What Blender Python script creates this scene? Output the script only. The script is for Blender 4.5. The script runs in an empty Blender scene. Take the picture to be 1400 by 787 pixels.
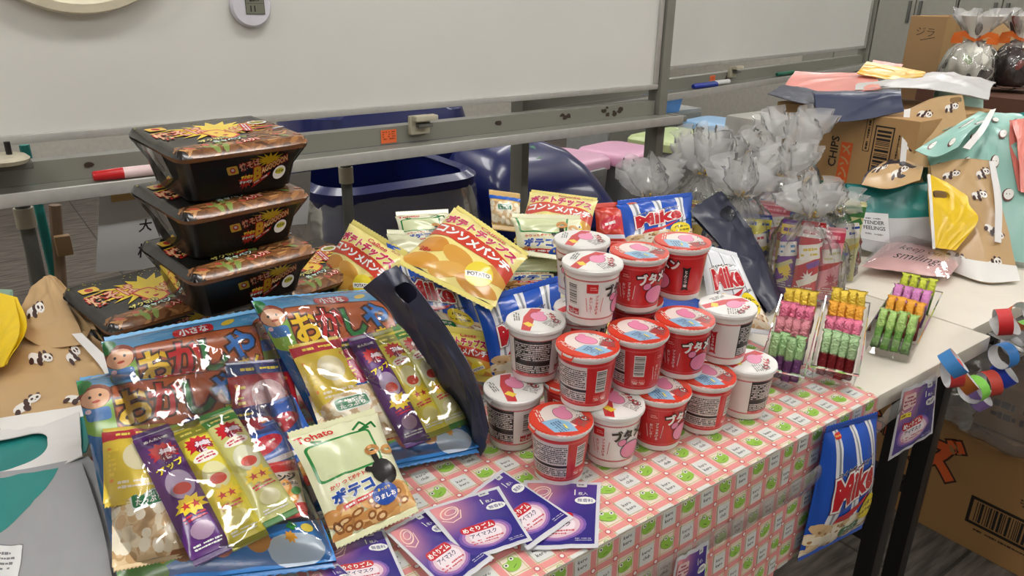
import bpy, bmesh, math, random
import numpy as np
from mathutils import Vector, Matrix
from mathutils.geometry import tessellate_polygon

SC = bpy.context.scene
COL = SC.collection
PI = math.pi
random.seed(4)

# ---------------------------------------------------------------- camera
FPX = 1040.0
PITCH, ROLL, AZ = math.radians(21.5), math.radians(1.0), math.radians(53.2)
CAM = np.array([0.0, 0.0, 1.2])
_h = np.array([math.cos(AZ), math.sin(AZ), 0]); _r0 = np.array([math.sin(AZ), -math.cos(AZ), 0]); _up = np.array([0, 0, 1.0])
FW = _h * math.cos(PITCH) - _up * math.sin(PITCH)
_u0 = _up * math.cos(PITCH) + _h * math.sin(PITCH)
RT = _r0 * math.cos(ROLL) + _u0 * math.sin(ROLL)
UP = _u0 * math.cos(ROLL) - _r0 * math.sin(ROLL)
camd = bpy.data.cameras.new('camera'); camo = bpy.data.objects.new('camera', camd); COL.objects.link(camo)
camd.sensor_width = 36.0; camd.lens = FPX / 1400 * 36.0; camd.clip_start = 0.02
camo.matrix_world = Matrix(((RT[0], UP[0], -FW[0], CAM[0]), (RT[1], UP[1], -FW[1], CAM[1]), (RT[2], UP[2], -FW[2], CAM[2]), (0, 0, 0, 1)))
SC.camera = camo

def P(x, y, z=None, Y=None, X=None, d=None):
    """point of the place seen at photo pixel x,y and lying on a known plane of the room"""
    v = FW + RT * (x - 700) / FPX - UP * (y - 393.5) / FPX
    if z is not None: t = (z - CAM[2]) / v[2]
    elif Y is not None: t = Y / v[1]
    elif X is not None: t = X / v[0]
    else: t = d
    return CAM + v * t

# ---------------------------------------------------------------- world, light, exposure
w = bpy.data.worlds.new('world'); SC.world = w; w.use_nodes = True
w.node_tree.nodes['Background'].inputs[0].default_value = (0.8, 0.85, 0.9, 1)
w.node_tree.nodes['Background'].inputs[1].default_value = 0.15
SC.view_settings.view_transform = 'Standard'; SC.view_settings.look = 'None'
SC.view_settings.gamma = 1.0; SC.view_settings.use_curve_mapping = False
SC.view_settings.exposure = 0.0
LAMP_POWER = 18.5
SC.cycles.transparent_max_bounces = 40
# (ceiling lamps are built with the ceiling, LAMPS = centre x, centre y, size x, size y)
LAMPS = [(x, y, 1.2, .22) for x in (-1.3, .7, 2.7, 4.7) for y in (-1.2, .55, 2.3, 4.0)]

# ---------------------------------------------------------------- helpers: colour, materials
def lin(c):
    if len(c) == 3 and max(c) > 1.0: c = [v / 255 for v in c]
    return tuple((v / 12.92 if v <= .04045 else ((v + .055) / 1.055) ** 2.4) for v in c[:3])

def nodes(name):
    m = bpy.data.materials.new(name); m.use_nodes = True
    return m, m.node_tree.nodes, m.node_tree.links, m.node_tree.nodes['Principled BSDF']

def mat(name, col, rough=.5, metal=0.0, var=.06, vscale=30, bump=0.0, bscale=80, spec=.5, coat=0.0, trans=0.0):
    m, N, L, b = nodes(name)
    c = lin(col)
    no = N.new('ShaderNodeTexNoise'); no.inputs['Scale'].default_value = vscale; no.inputs['Detail'].default_value = 3
    tc = N.new('ShaderNodeTexCoord'); L.new(tc.outputs['Object'], no.inputs['Vector'])
    r = N.new('ShaderNodeValToRGB'); L.new(no.outputs['Fac'], r.inputs['Fac'])
    r.color_ramp.elements[0].position = .3; r.color_ramp.elements[1].position = .7
    r.color_ramp.elements[0].color = (*[x * (1 - var) for x in c], 1); r.color_ramp.elements[1].color = (*[min(1, x * (1 + var)) for x in c], 1)
    L.new(r.outputs['Color'], b.inputs['Base Color'])
    b.inputs['Roughness'].default_value = rough; b.inputs['Metallic'].default_value = metal
    b.inputs['Specular IOR Level'].default_value = spec; b.inputs['Coat Weight'].default_value = coat
    b.inputs['Transmission Weight'].default_value = trans
    if bump:
        n2 = N.new('ShaderNodeTexNoise'); n2.inputs['Scale'].default_value = bscale; n2.inputs['Detail'].default_value = 4
        L.new(tc.outputs['Object'], n2.inputs['Vector'])
        bp = N.new('ShaderNodeBump'); bp.inputs['Strength'].default_value = bump; bp.inputs['Distance'].default_value = .004
        L.new(n2.outputs['Fac'], bp.inputs['Height']); L.new(bp.outputs['Normal'], b.inputs['Normal'])
    return m

def amat(name, rough=.3, metal=0.0, coat=0.0, bump=0.0, bscale=60, spec=.5, crink=0.0):
    """printed material: the colour is the print carried by the mesh"""
    m, N, L, b = nodes(name)
    a = N.new('ShaderNodeAttribute'); a.attribute_name = 'Col'
    L.new(a.outputs['Color'], b.inputs['Base Color'])
    b.inputs['Roughness'].default_value = rough; b.inputs['Metallic'].default_value = metal
    b.inputs['Coat Weight'].default_value = coat; b.inputs['Coat Roughness'].default_value = .12
    b.inputs['Specular IOR Level'].default_value = spec
    if bump:
        tc = N.new('ShaderNodeTexCoord')
        n2 = N.new('ShaderNodeTexNoise'); n2.inputs['Scale'].default_value = bscale; n2.inputs['Detail'].default_value = 3
        L.new(tc.outputs['Object'], n2.inputs['Vector'])
        bp = N.new('ShaderNodeBump'); bp.inputs['Strength'].default_value = bump; bp.inputs['Distance'].default_value = .003
        L.new(n2.outputs['Fac'], bp.inputs['Height']); L.new(bp.outputs['Normal'], b.inputs['Normal'])
    return m

def film_mat(name, tint=(1, 1, 1), haze=0.04, hazecol=(.85, .87, .88), rough=.06, bump=0.5, bscale=55, gloss=.16, crease=1.5, ior=1.5):
    """thin clear plastic film: transparent, a little milky, glossy creases"""
    m = bpy.data.materials.new(name); m.use_nodes = True
    N, L = m.node_tree.nodes, m.node_tree.links
    N.remove(N['Principled BSDF'])
    out = N['Material Output']
    t = N.new('ShaderNodeBsdfTransparent'); t.inputs[0].default_value = (*tint, 1)
    d = N.new('ShaderNodeBsdfDiffuse'); d.inputs[0].default_value = (*hazecol, 1)
    tl = N.new('ShaderNodeBsdfTranslucent'); tl.inputs[0].default_value = (*hazecol, 1)
    dm = N.new('ShaderNodeMixShader'); dm.inputs[0].default_value = .5; L.new(d.outputs[0], dm.inputs[1]); L.new(tl.outputs[0], dm.inputs[2])
    g = N.new('ShaderNodeBsdfGlossy'); g.inputs['Roughness'].default_value = rough
    m1 = N.new('ShaderNodeMixShader'); m1.inputs[0].default_value = haze; L.new(t.outputs[0], m1.inputs[1]); L.new(dm.outputs[0], m1.inputs[2])
    fr = N.new('ShaderNodeFresnel'); fr.inputs[0].default_value = ior
    ad = N.new('ShaderNodeMath'); ad.operation = 'ADD'; ad.inputs[1].default_value = gloss - .04; ad.use_clamp = True
    L.new(fr.outputs[0], ad.inputs[0])
    m2 = N.new('ShaderNodeMixShader'); L.new(ad.outputs[0], m2.inputs[0]); L.new(m1.outputs[0], m2.inputs[1]); L.new(g.outputs[0], m2.inputs[2])
    L.new(m2.outputs[0], out.inputs[0])
    if bump:
        tc = N.new('ShaderNodeTexCoord')
        n2 = N.new('ShaderNodeTexNoise'); n2.inputs['Scale'].default_value = bscale; n2.inputs['Detail'].default_value = 2; n2.inputs['Distortion'].default_value = 1.2
        L.new(tc.outputs['Object'], n2.inputs['Vector'])
        bp = N.new('ShaderNodeBump'); bp.inputs['Strength'].default_value = bump; bp.inputs['Distance'].default_value = .006
        vo = N.new('ShaderNodeTexVoronoi'); vo.feature = 'DISTANCE_TO_EDGE'; vo.inputs['Scale'].default_value = bscale * .45
        L.new(n2.outputs['Color'], vo.inputs['Vector']) if False else None
        wm = N.new('ShaderNodeMix'); wm.data_type = 'RGBA'; wm.inputs[0].default_value = .04; L.new(tc.outputs['Object'], wm.inputs[6]); L.new(n2.outputs['Color'], wm.inputs[7]); L.new(wm.outputs[2], vo.inputs['Vector'])
        ma = N.new('ShaderNodeMath'); ma.operation = 'MULTIPLY_ADD'; ma.inputs[1].default_value = crease; L.new(vo.outputs['Distance'], ma.inputs[0]); L.new(n2.outputs['Fac'], ma.inputs[2])
        L.new(ma.outputs[0], bp.inputs['Height'])
        for s in (g, fr, d): L.new(bp.outputs['Normal'], s.inputs['Normal'])
    return m

# ---------------------------------------------------------------- helpers: objects
def tag(o, label=None, cat=None, group=None, kind=None):
    if label: o['label'] = label
    if cat: o['category'] = cat
    if group: o['group'] = group
    if kind: o['kind'] = kind
    return o

def thing(name, label, cat, loc=(0, 0, 0), rotz=0, group=None):
    o = bpy.data.objects.new(name, None); COL.objects.link(o)
    o.location = Vector([float(v) for v in loc]); o.rotation_euler = (0, 0, rotz); o.empty_display_size = .03
    return tag(o, label, cat, group)

def link(name, me, parent=None):
    o = bpy.data.objects.new(name, me); COL.objects.link(o)
    if parent is not None: o.parent = parent
    return o

def dup(root, loc, rotz=0, label=None, group=None):
    r = root.copy(); COL.objects.link(r); r.location = Vector([float(v) for v in loc]); r.rotation_euler = (0, 0, rotz)
    if label: r['label'] = label
    if group: r['group'] = group
    for ch in list(root.children):
        c = ch.copy(); COL.objects.link(c); c.parent = r
        for g in ch.children:
            d = g.copy(); COL.objects.link(d); d.parent = c
    return r

class MB:
    """collects boxes, prisms and tubes into ONE mesh"""
    def __init__(s, off=(0, 0, 0)): s.v = []; s.f = []; s.off = np.array(off, float)
    def add(s, vs, fs):
        n = len(s.v); s.v += [tuple(np.array(p, float) - s.off) for p in vs]; s.f += [tuple(i + n for i in q) for q in fs]
    def box(s, x0, x1, y0, y1, z0, z1, M=None):
        vs = [(x, y, z) for z in (z0, z1) for y in (y0, y1) for x in (x0, x1)]
        if M is not None: vs = [M @ Vector(p) for p in vs]
        s.add(vs, [(0, 2, 3, 1), (4, 5, 7, 6), (0, 1, 5, 4), (1, 3, 7, 5), (3, 2, 6, 7), (2, 0, 4, 6)])
        return s
    def tube(s, pts, r, n=10, cap=True, closed=False):
        pts = [np.array(p, float) for p in pts]; m = len(pts); rs = r if hasattr(r, '__len__') else [r] * m
        rings = []; prev = None
        for i, p in enumerate(pts):
            t = pts[(i + 1) % m] - pts[i - 1] if (closed or 0 < i < m - 1) else (pts[1] - pts[0] if i == 0 else pts[-1] - pts[-2])
            t = t / (np.linalg.norm(t) + 1e-12)
            a = prev if prev is not None else (np.array([0, 0, 1.]) if abs(t[2]) < .9 else np.array([1., 0, 0]))
            a = a - t * (a @ t); a /= np.linalg.norm(a) + 1e-12; prev = a; b = np.cross(t, a)
            rings.append([p + rs[i] * (a * math.cos(k * 2 * PI / n) + b * math.sin(k * 2 * PI / n)) for k in range(n)])
        vs = [q for ring in rings for q in ring]; fs = []
        for i in range(m if closed else m - 1):
            j = (i + 1) % m
            for k in range(n): fs.append((i * n + k, i * n + (k + 1) % n, j * n + (k + 1) % n, j * n + k))
        if cap and not closed:
            fs.append(tuple(range(n - 1, -1, -1))); fs.append(tuple((m - 1) * n + k for k in range(n)))
        s.add(vs, fs); return s
    def lathe(s, prof, n=32, c=(0, 0, 0), cap=True):
        vs = [(c[0] + r * math.cos(2 * PI * k / n), c[1] + r * math.sin(2 * PI * k / n), c[2] + z) for r, z in prof for k in range(n)]
        fs = [(i * n + k, i * n + (k + 1) % n, (i + 1) * n + (k + 1) % n, (i + 1) * n + k) for i in range(len(prof) - 1) for k in range(n)]
        if cap:
            fs.append(tuple(range(n - 1, -1, -1))); fs.append(tuple((len(prof) - 1) * n + k for k in range(n)))
        s.add(vs, fs); return s
    def prism(s, poly, z0, z1, M=None):
        n = len(poly); vs = [(x, y, z0) for x, y in poly] + [(x, y, z1) for x, y in poly]
        if M is not None: vs = [M @ Vector(p) for p in vs]
        fs = [tuple(range(n - 1, -1, -1)), tuple(range(n, 2 * n))] + [(i, (i + 1) % n, n + (i + 1) % n, n + i) for i in range(n)]
        s.add(vs, fs); return s
    def build(s, name, m, parent=None, smooth=False, bevel=0.0, seg=2):
        me = bpy.data.meshes.new(name); me.from_pydata(s.v, [], s.f)
        if smooth:
            for p in me.polygons: p.use_smooth = True
            try: me.set_sharp_from_angle(angle=math.radians(40))
            except Exception: pass
        me.materials.append(m)
        if bevel:
            bm = bmesh.new(); bm.from_mesh(me)
            ed = [e for e in bm.edges if len(e.link_faces) == 2 and e.calc_face_angle(0) > .5]
            bmesh.ops.bevel(bm, geom=ed, offset=bevel, segments=seg, profile=.6, affect='EDGES', clamp_overlap=True)
            for f in bm.faces: f.smooth = True
            bm.to_mesh(me); bm.free()
            try: me.set_sharp_from_angle(angle=math.radians(35))
            except Exception: pass
        return link(name, me, parent)

def rrect(w, h, r, n=5):
    pts = []
    for cx, cy, a in ((w / 2 - r, h / 2 - r, 0), (-w / 2 + r, h / 2 - r, 90), (-w / 2 + r, -h / 2 + r, 180), (w / 2 - r, -h / 2 + r, 270)):
        for k in range(n + 1):
            t = math.radians(a + 90 * k / n); pts.append((cx + r * math.cos(t), cy + r * math.sin(t)))
    return pts

# ---------------------------------------------------------------- flat print laid on curved packaging
_tcache = {}
def text_tris(s, bold, res):
    k = (s, round(bold, 4), res)
    if k not in _tcache:
        c = bpy.data.curves.new('lettering', 'FONT'); c.body = s; c.offset = bold; c.resolution_u = res
        o = bpy.data.objects.new('lettering', c); m = o.to_mesh(); m.calc_loop_triangles()
        v = np.array([p.co[:2] for p in m.vertices]).reshape(-1, 2)
        t = np.array([q.vertices[:] for q in m.loop_triangles], int).reshape(-1, 3)
        o.to_mesh_clear(); bpy.data.objects.remove(o); bpy.data.curves.remove(c)
        _tcache[k] = (v, t)
    return _tcache[k]

class Design:
    def __init__(s, w, h): s.w, s.h = w, h; s.tri = []; s.col = []; s.lay = []; s.n = 0; s.fn = {}; s.cache = {}
    def _push(s, tris, col):
        tris = np.asarray(tris, float).reshape(-1, 3, 2)
        if not len(tris): return s
        s.n += 1
        if callable(col): s.fn[s.n] = col; c = (0, 0, 0)
        else: c = lin(col)
        s.tri.append(tris); s.col.append(np.tile(c, (len(tris), 1))); s.lay.append(np.full(len(tris), s.n)); return s
    def poly(s, pts, col):
        p3 = [Vector((x, y, 0)) for x, y in pts]
        return s._push([[pts[i] for i in t] for t in tessellate_polygon([p3])], col)
    def ell(s, cx, cy, rx, ry, col, rot=0, n=16):
        c, d = math.cos(rot), math.sin(rot)
        return s.poly([(cx + rx * math.cos(a) * c - ry * math.sin(a) * d, cy + rx * math.cos(a) * d + ry * math.sin(a) * c) for a in [2 * PI * k / n for k in range(n)]], col)
    def dots(s, items, col, n=8):
        """many small ellipses (cx,cy,rx,ry,rot) of one colour in one layer"""
        T = []
        for cx, cy, rx, ry, rot in items:
            c, d = math.cos(rot), math.sin(rot)
            q = [(cx + rx * math.cos(a) * c - ry * math.sin(a) * d, cy + rx * math.cos(a) * d + ry * math.sin(a) * c) for a in [2 * PI * k / n for k in range(n)]]
            T += [[q[0], q[k], q[k + 1]] for k in range(1, n - 1)]
        return s._push(T, col)
    def rect(s, cx, cy, w, h, col, rot=0, r=0, shear=0):
        pts = rrect(w, h, r, 3) if r else [(w / 2, h / 2), (-w / 2, h / 2), (-w / 2, -h / 2), (w / 2, -h / 2)]
        c, d = math.cos(rot), math.sin(rot); pts = [(x + shear * y, y) for x, y in pts]
        return s.poly([(cx + x * c - y * d, cy + x * d + y * c) for x, y in pts], col)
    def rects(s, items, col):
        T = []
        for cx, cy, w, h, rot in items:
            c, d = math.cos(rot), math.sin(rot)
            q = [(cx + x * c - y * d, cy + x * d + y * c) for x, y in ((w / 2, h / 2), (-w / 2, h / 2), (-w / 2, -h / 2), (w / 2, -h / 2))]
            T += [[q[0], q[1], q[2]], [q[0], q[2], q[3]]]
        return s._push(T, col)
    def line(s, pts, wd, col, closed=False):
        T = []; m = len(pts)
        for i in range(m if closed else m - 1):
            a, b = np.array(pts[i], float), np.array(pts[(i + 1) % m], float); t = b - a; l = np.linalg.norm(t)
            if l < 1e-9: continue
            t /= l; nn = np.array([-t[1], t[0]]) * wd / 2; a = a - t * wd * .3; b = b + t * wd * .3
            T += [[a + nn, a - nn, b - nn], [a + nn, b - nn, b + nn]]
        return s._push(T, col)
    def ring(s, cx, cy, rx, ry, wd, col, rot=0, n=16):
        c, d = math.cos(rot), math.sin(rot)
        return s.line([(cx + rx * math.cos(a) * c - ry * math.sin(a) * d, cy + rx * math.cos(a) * d + ry * math.sin(a) * c) for a in [2 * PI * k / n for k in range(n)]], wd, col, True)
    def burst(s, cx, cy, r0, r1, n, col, sx=1, sy=1, seed=1):
        rr = random.Random(seed); pts = []
        for k in range(n * 2):
            a = PI * k / n; r = (r1 * rr.uniform(.8, 1.1)) if k % 2 else r0
            pts.append((cx + r * math.cos(a) * sx, cy + r * math.sin(a) * sy))
        return s.poly(pts, col)
    def text(s, t, cx, cy, size, col, rot=0, bold=.012, sx=1.0, shear=0.0, edge=0, ecol=(255, 255, 255), fit=None, vert=False, res=2, edge2=0, ecol2=(0, 0, 0), sy=1.0):
        if vert:
            n = len(t); step = size * 1.02
            for i, ch in enumerate(t):
                y0 = (n - 1) / 2 * step - i * step
                s.text(ch, cx - y0 * math.sin(rot), cy + y0 * math.cos(rot), size, col, rot, bold, sx, shear, edge, ecol, res=res)
            return s
        v0, t0 = text_tris(t, bold, res)
        if not len(t0): return s
        mn, mx = v0.min(0), v0.max(0); ctr = (mn + mx) / 2
        k = size if fit is None else fit / ((mx[0] - mn[0]) * sx)
        for b, c in ((edge + edge2, ecol2), (edge, ecol), (0, col)):
            if (b == 0 and c is not col) or (c is ecol2 and not edge2): continue
            v, tt = text_tris(t, bold + b, res)
            q = (v - ctr) * k * np.array([sx, sy]); q[:, 0] += shear * q[:, 1]
            R = np.array([[math.cos(rot), -math.sin(rot)], [math.sin(rot), math.cos(rot)]])
            q = q @ R.T + np.array([cx, cy]); s._push(q[tt], c)
        return s
    def barcode(s, cx, cy, w, h, rot=0, n=22, col=(25, 25, 25), bg=(240, 240, 238), seed=3):
        if bg: s.rect(cx, cy, w * 1.1, h * 1.12, bg, rot)
        rr = random.Random(seed); it = []; x = -w / 2; c, d = math.cos(rot), math.sin(rot)
        while x < w / 2:
            b = rr.choice((1, 1, 2, 3)) * w / n / 2.4; it.append((cx + (x + b / 2) * c, cy + (x + b / 2) * d, b, h, rot)); x += b + rr.choice((1, 1, 2)) * w / n / 2.4
        return s.rects(it, col)
    def scribble(s, cx, cy, w, h, lines, col, rot=0, seed=5, fill=.8, th=.55):
        """rows of tiny unreadable lettering"""
        rr = random.Random(seed); it = []; c, d = math.cos(rot), math.sin(rot); lh = h / lines
        for i in range(lines):
            y = h / 2 - (i + .5) * lh; x = -w / 2
            while x < w / 2 - lh * .5:
                b = lh * rr.uniform(.35, 1.1)
                if rr.random() < fill: it.append((cx + (x + b / 2) * c - y * d, cy + (x + b / 2) * d + y * c, b * .85, lh * th * rr.uniform(.6, 1.1), rot))
                x += b
        return s.rects(it, col)
    def cut(s, nu, nv):
        key = (nu, nv)
        if key in s.cache: return s.cache[key]
        if not s.tri: s.cache[key] = None; return None
        T = np.concatenate(s.tri); C = np.concatenate(s.col); Ly = np.concatenate(s.lay)
        # to cell coordinates
        G = np.empty_like(T); G[..., 0] = (T[..., 0] / s.w + .5) * nu; G[..., 1] = (T[..., 1] / s.h + .5) * nv
        idx = np.arange(len(G))
        def split(G, idx, fun, k):
            D = fun(G) - k; eps = 1e-6
            cr = (np.minimum(np.minimum(D[:, 0], D[:, 1]), D[:, 2]) < -eps) & (np.maximum(np.maximum(D[:, 0], D[:, 1]), D[:, 2]) > eps)
            if not cr.any(): return G, idx
            A = G[cr]; d = D[cr]; ia = idx[cr]
            sg = np.where(d > 0, 1, -1); lone = np.where(sg.sum(1) > 0, -1, 1)
            p = np.argmax(sg == lone[:, None], axis=1); rows = np.arange(len(A))
            i0, i1, i2 = p, (p + 1) % 3, (p + 2) % 3
            a, b, c = A[rows, i0], A[rows, i1], A[rows, i2]; da, db, dc = d[rows, i0], d[rows, i1], d[rows, i2]
            ab = a + (b - a) * (da / (da - db))[:, None]; ac = a + (c - a) * (da / (da - dc))[:, None]
            new = np.concatenate([np.stack([a, ab, ac], 1), np.stack([ab, b, c], 1), np.stack([ab, c, ac], 1)])
            ni = np.concatenate([ia] * 3)
            e1 = new[:, 1] - new[:, 0]; e2 = new[:, 2] - new[:, 0]; ok = np.abs(e1[:, 0] * e2[:, 1] - e1[:, 1] * e2[:, 0]) > 1e-7
            return np.concatenate([G[~cr], new[ok]]), np.concatenate([idx[~cr], ni[ok]])
        if nu * nv > 1:
            for k in range(0, nu + 1): G, idx = split(G, idx, lambda g: g[..., 0], k)
            for k in range(0, nv + 1): G, idx = split(G, idx, lambda g: g[..., 1], k)
            for k in range(-nv + 1, nu): G, idx = split(G, idx, lambda g: g[..., 0] - g[..., 1], k)
        else:
            for f_, k in ((0, 0), (0, 1), (1, 0), (1, 1)): G, idx = split(G, idx, lambda g: g[..., f_], k)
        cc = G.mean(1); ok = (cc[:, 0] > 0) & (cc[:, 0] < nu) & (cc[:, 1] > 0) & (cc[:, 1] < nv)
        G, idx = G[ok], idx[ok]
        # wind all the same way
        e1 = G[:, 1] - G[:, 0]; e2 = G[:, 2] - G[:, 0]; fl = (e1[:, 0] * e2[:, 1] - e1[:, 1] * e2[:, 0]) < 0
        G[fl] = G[fl][:, ::-1]
        L2 = Ly[idx]; VC = np.repeat(C[idx][:, None, :], 3, 1)
        for n_, fn in s.fn.items():
            q = np.where(L2 == n_)[0]
            for i in q:
                for j in range(3): VC[i, j] = lin(fn((G[i, j, 0] / nu - .5) * s.w, (G[i, j, 1] / nv - .5) * s.h))
        s.cache[key] = (G, L2, VC); return s.cache[key]

def grid_normals(g, wrap=False):
    du = np.gradient(g, axis=1); dv = np.gradient(g, axis=0)
    if wrap:
        du[:, 0] = du[:, -1] = (g[:, 1] - g[:, -2]) / 2
    n = np.cross(du, dv); return n / (np.linalg.norm(n, axis=2, keepdims=True) + 1e-12)

class Soup:
    """triangles with colour and normal, several patches -> ONE mesh"""
    def __init__(s): s.V = []; s.N = []; s.C = []; s.F = []; s.n = 0
    def put(s, V, N, C, F):
        s.V.append(V); s.N.append(N); s.C.append(np.broadcast_to(C, V.shape)); s.F.append(np.asarray(F) + s.n); s.n += len(V)
    def patch(s, g, col, design=None, wrap=False, flip=False, eps=.00022, step=.00005, mask=None, colfn=None):
        nv, nu = g.shape[0] - 1, g.shape[1] - 1
        N = grid_normals(g, wrap) * (-1 if flip else 1)
        I = np.arange((nv + 1) * (nu + 1)).reshape(nv + 1, nu + 1)
        a, b, c, d = I[:-1, :-1], I[:-1, 1:], I[1:, 1:], I[1:, :-1]
        keep = np.ones((nv, nu), bool) if mask is None else mask
        F = np.concatenate([np.stack([a[keep], b[keep], c[keep]], 1), np.stack([a[keep], c[keep], d[keep]], 1)])
        if flip: F = F[:, ::-1]
        base = np.array(lin(col)) if colfn is None else colfn(g)
        s.put(g.reshape(-1, 3), N.reshape(-1, 3), base if colfn is None else base.reshape(-1, 3), F)
        if design is not None:
            r = design.cut(nu, nv)
            if r is None: return s
            G, Ly, VC = r
            ce = np.floor(G.mean(1)).astype(int); j = np.clip(ce[:, 0], 0, nu - 1); i = np.clip(ce[:, 1], 0, nv - 1)
            if mask is not None:
                ok = mask[i, j]; G, Ly, VC, i, j = G[ok], Ly[ok], VC[ok], i[ok], j[ok]
            S = (G[..., 0] - j[:, None])[..., None]; T = (G[..., 1] - i[:, None])[..., None]
            def q(A, m):
                pa, pb, pc, pd = A[i, j][:, None], A[i, j + 1][:, None], A[i + 1, j + 1][:, None], A[i + 1, j][:, None]
                low = pa + S * (pb - pa) + T * (pc - pb); hi = pa + T * (pd - pa) + S * (pc - pd)
                cen = G.mean(1) - np.stack([j, i], 1); up = (cen[:, 0] >= cen[:, 1])[:, None, None]
                return np.where(up, low, hi)
            pos = q(g, 0); nn = q(N, 1); nn /= np.linalg.norm(nn, axis=2, keepdims=True) + 1e-12
            pos = pos + nn * (eps + step * Ly)[:, None, None]
            V = pos.reshape(-1, 3); F = np.arange(len(V)).reshape(-1, 3)
            if flip: F = F[:, ::-1]
            s.put(V, nn.reshape(-1, 3), VC.reshape(-1, 3), F)
        return s
    def mesh(s, name, m, off=(0, 0, 0)):
        V = np.concatenate(s.V) - np.array(off, float); N = np.concatenate(s.N); C = np.concatenate(s.C); F = np.concatenate(s.F)
        me = bpy.data.meshes.new(name); nf = len(F)
        me.vertices.add(len(V)); me.vertices.foreach_set('co', V.astype(np.float32).ravel())
        me.loops.add(nf * 3); me.loops.foreach_set('vertex_index', F.astype(np.int32).ravel())
        me.polygons.add(nf); me.polygons.foreach_set('loop_start', (np.arange(nf) * 3).astype(np.int32)); me.polygons.foreach_set('use_smooth', np.ones(nf, bool))
        me.update(calc_edges=True); me.validate()
        at = me.color_attributes.new('Col', 'FLOAT_COLOR', 'POINT')
        at.data.foreach_set('color', np.concatenate([C, np.ones((len(C), 1))], 1).astype(np.float32).ravel())
        if len(me.vertices) == len(N): me.normals_split_custom_set_from_vertices(N.tolist())
        me.materials.append(m); return me
    def build(s, name, m, parent=None, off=(0, 0, 0)): return link(name, s.mesh(name, m, off), parent)

def creases(U, V, seed, n=7, amp=1.0):
    """sharp soft folds of plastic film in [-1,1]^2"""
    rr = np.random.default_rng(seed); h = np.zeros_like(U)
    for k in range(n):
        a = rr.uniform(0, PI); fq = rr.uniform(1.5, 5); ph = rr.uniform(0, 6.3)
        x = (U * math.cos(a) + V * math.sin(a)) * fq + ph + .5 * np.sin(2.1 * (U * math.sin(a) - V * math.cos(a)) + ph * 2)
        loc = np.exp(-((U - rr.uniform(-1, 1)) ** 2 + (V - rr.uniform(-1, 1)) ** 2) / .5)
        h += loc * ((1 - np.abs(np.sin(x))) ** 2 - .3)
    return h * amp

def quad_uv(c, U, V):
    """bilinear point on corners TL,TR,BR,BL; U,V in [-1,1], V up"""
    TL, TR, BR, BL = [np.array(p, float) for p in c]; s = (U[..., None] + 1) / 2; t = (V[..., None] + 1) / 2
    return BL * (1 - s) * (1 - t) + BR * s * (1 - t) + TR * s * t + TL * (1 - s) * t

def rect_at(center, w, h, right, up):
    c = np.array(center, float); r = np.array(right, float); r /= np.linalg.norm(r); u = np.array(up, float); u -= r * (u @ r); u /= np.linalg.norm(u)
    return [c - r * w / 2 + u * h / 2, c + r * w / 2 + u * h / 2, c + r * w / 2 - u * h / 2, c - r * w / 2 - u * h / 2]

def seal_strip(parent, off, corners, n, top, hgt, col, m, nu=40):
    """crimped, zigzag-edged strip at the end of a pillow bag"""
    TL, TR, BR, BL = [np.array(p, float) for p in corners]
    A, B, out = (TL, TR, (TL - BL + TR - BR) / 2) if top else (BR, BL, (BL - TL + BR - TR) / 2)
    out = out / np.linalg.norm(out); S = Soup(); nv = 4
    for sgn in (1, -1):
        g = np.zeros((nv + 1, nu + 1, 3))
        for i in range(nv + 1):
            for j in range(nu + 1):
                zz = (.0012 if j % 2 else 0) if i == nv else 0
                rid = .0004 * (1 if i % 2 else -1)
                g[i, j] = A + (B - A) * (.02 + .96 * j / nu) + out * (hgt * i / nv - zz) + n * (rid + sgn * .0003)
        S.patch(g, col, flip=(sgn < 0))
    return S.build('seal', m, parent, off)

def bag(name, label, cat, corners, thick, design, base, back=None, group=None, seed=1, m=None, seals=True, seal_h=.009, seal_col=None, wr=.0018, nu=22, nv=26, flat=.5, curl=0.0, pull=.07, seal_m=None):
    """pillow bag of printed film between four corners (TL,TR,BR,BL), front towards right x up"""
    TL, TR, BR, BL = [np.array(p, float) for p in corners]
    n = np.cross(TR - TL + BR - BL, TL - BL + TR - BR); n /= np.linalg.norm(n)
    off = (TL + TR + BR + BL) / 4; off[2] = min(TL[2], TR[2], BR[2], BL[2]) - thick * .3
    root = thing(name, label, cat, off, 0, group)
    u = np.linspace(-1, 1, nu + 1); v = np.linspace(-1, 1, nv + 1); U, V = np.meshgrid(u, v)
    fu = np.clip(1 - np.abs(U) ** 2.6, 0, 1) ** .55; fv = np.clip(1 - np.abs(V) ** 2.4, 0, 1) ** .75
    f = fu * fv
    Us = U * (1 - pull * fv)
    P0 = quad_uv(corners, Us, V) + n * (curl * (1 - U ** 2) - curl * .5)[..., None]
    rr = np.random.default_rng(seed)
    near = np.exp(-(1 - np.abs(V)) * 5); w1 = np.zeros_like(U)
    for k in range(4): w1 += np.sin(U * rr.uniform(4, 16) + rr.uniform(0, 6)) * rr.uniform(.3, 1)
    front = f * thick * flat + wr * (w1 * near * .55 * fu + creases(U, V, seed) * f * 1.6)
    backh = -f * thick * (1 - flat) + wr * w1 * near * .3 * fu
    S = Soup(); S.patch(P0 + n * front[..., None], base, design); S.patch(P0 + n * (backh - .0003)[..., None], back or base, flip=True)
    S.build('body', m or M['film'], root, off)
    if seals:
        sc_ = seal_col or base
        seal_strip(root, off, corners, n, True, seal_h, sc_, seal_m or m or M['film']); seal_strip(root, off, corners, n, False, seal_h, sc_, seal_m or m or M['film'])
    return root

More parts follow.
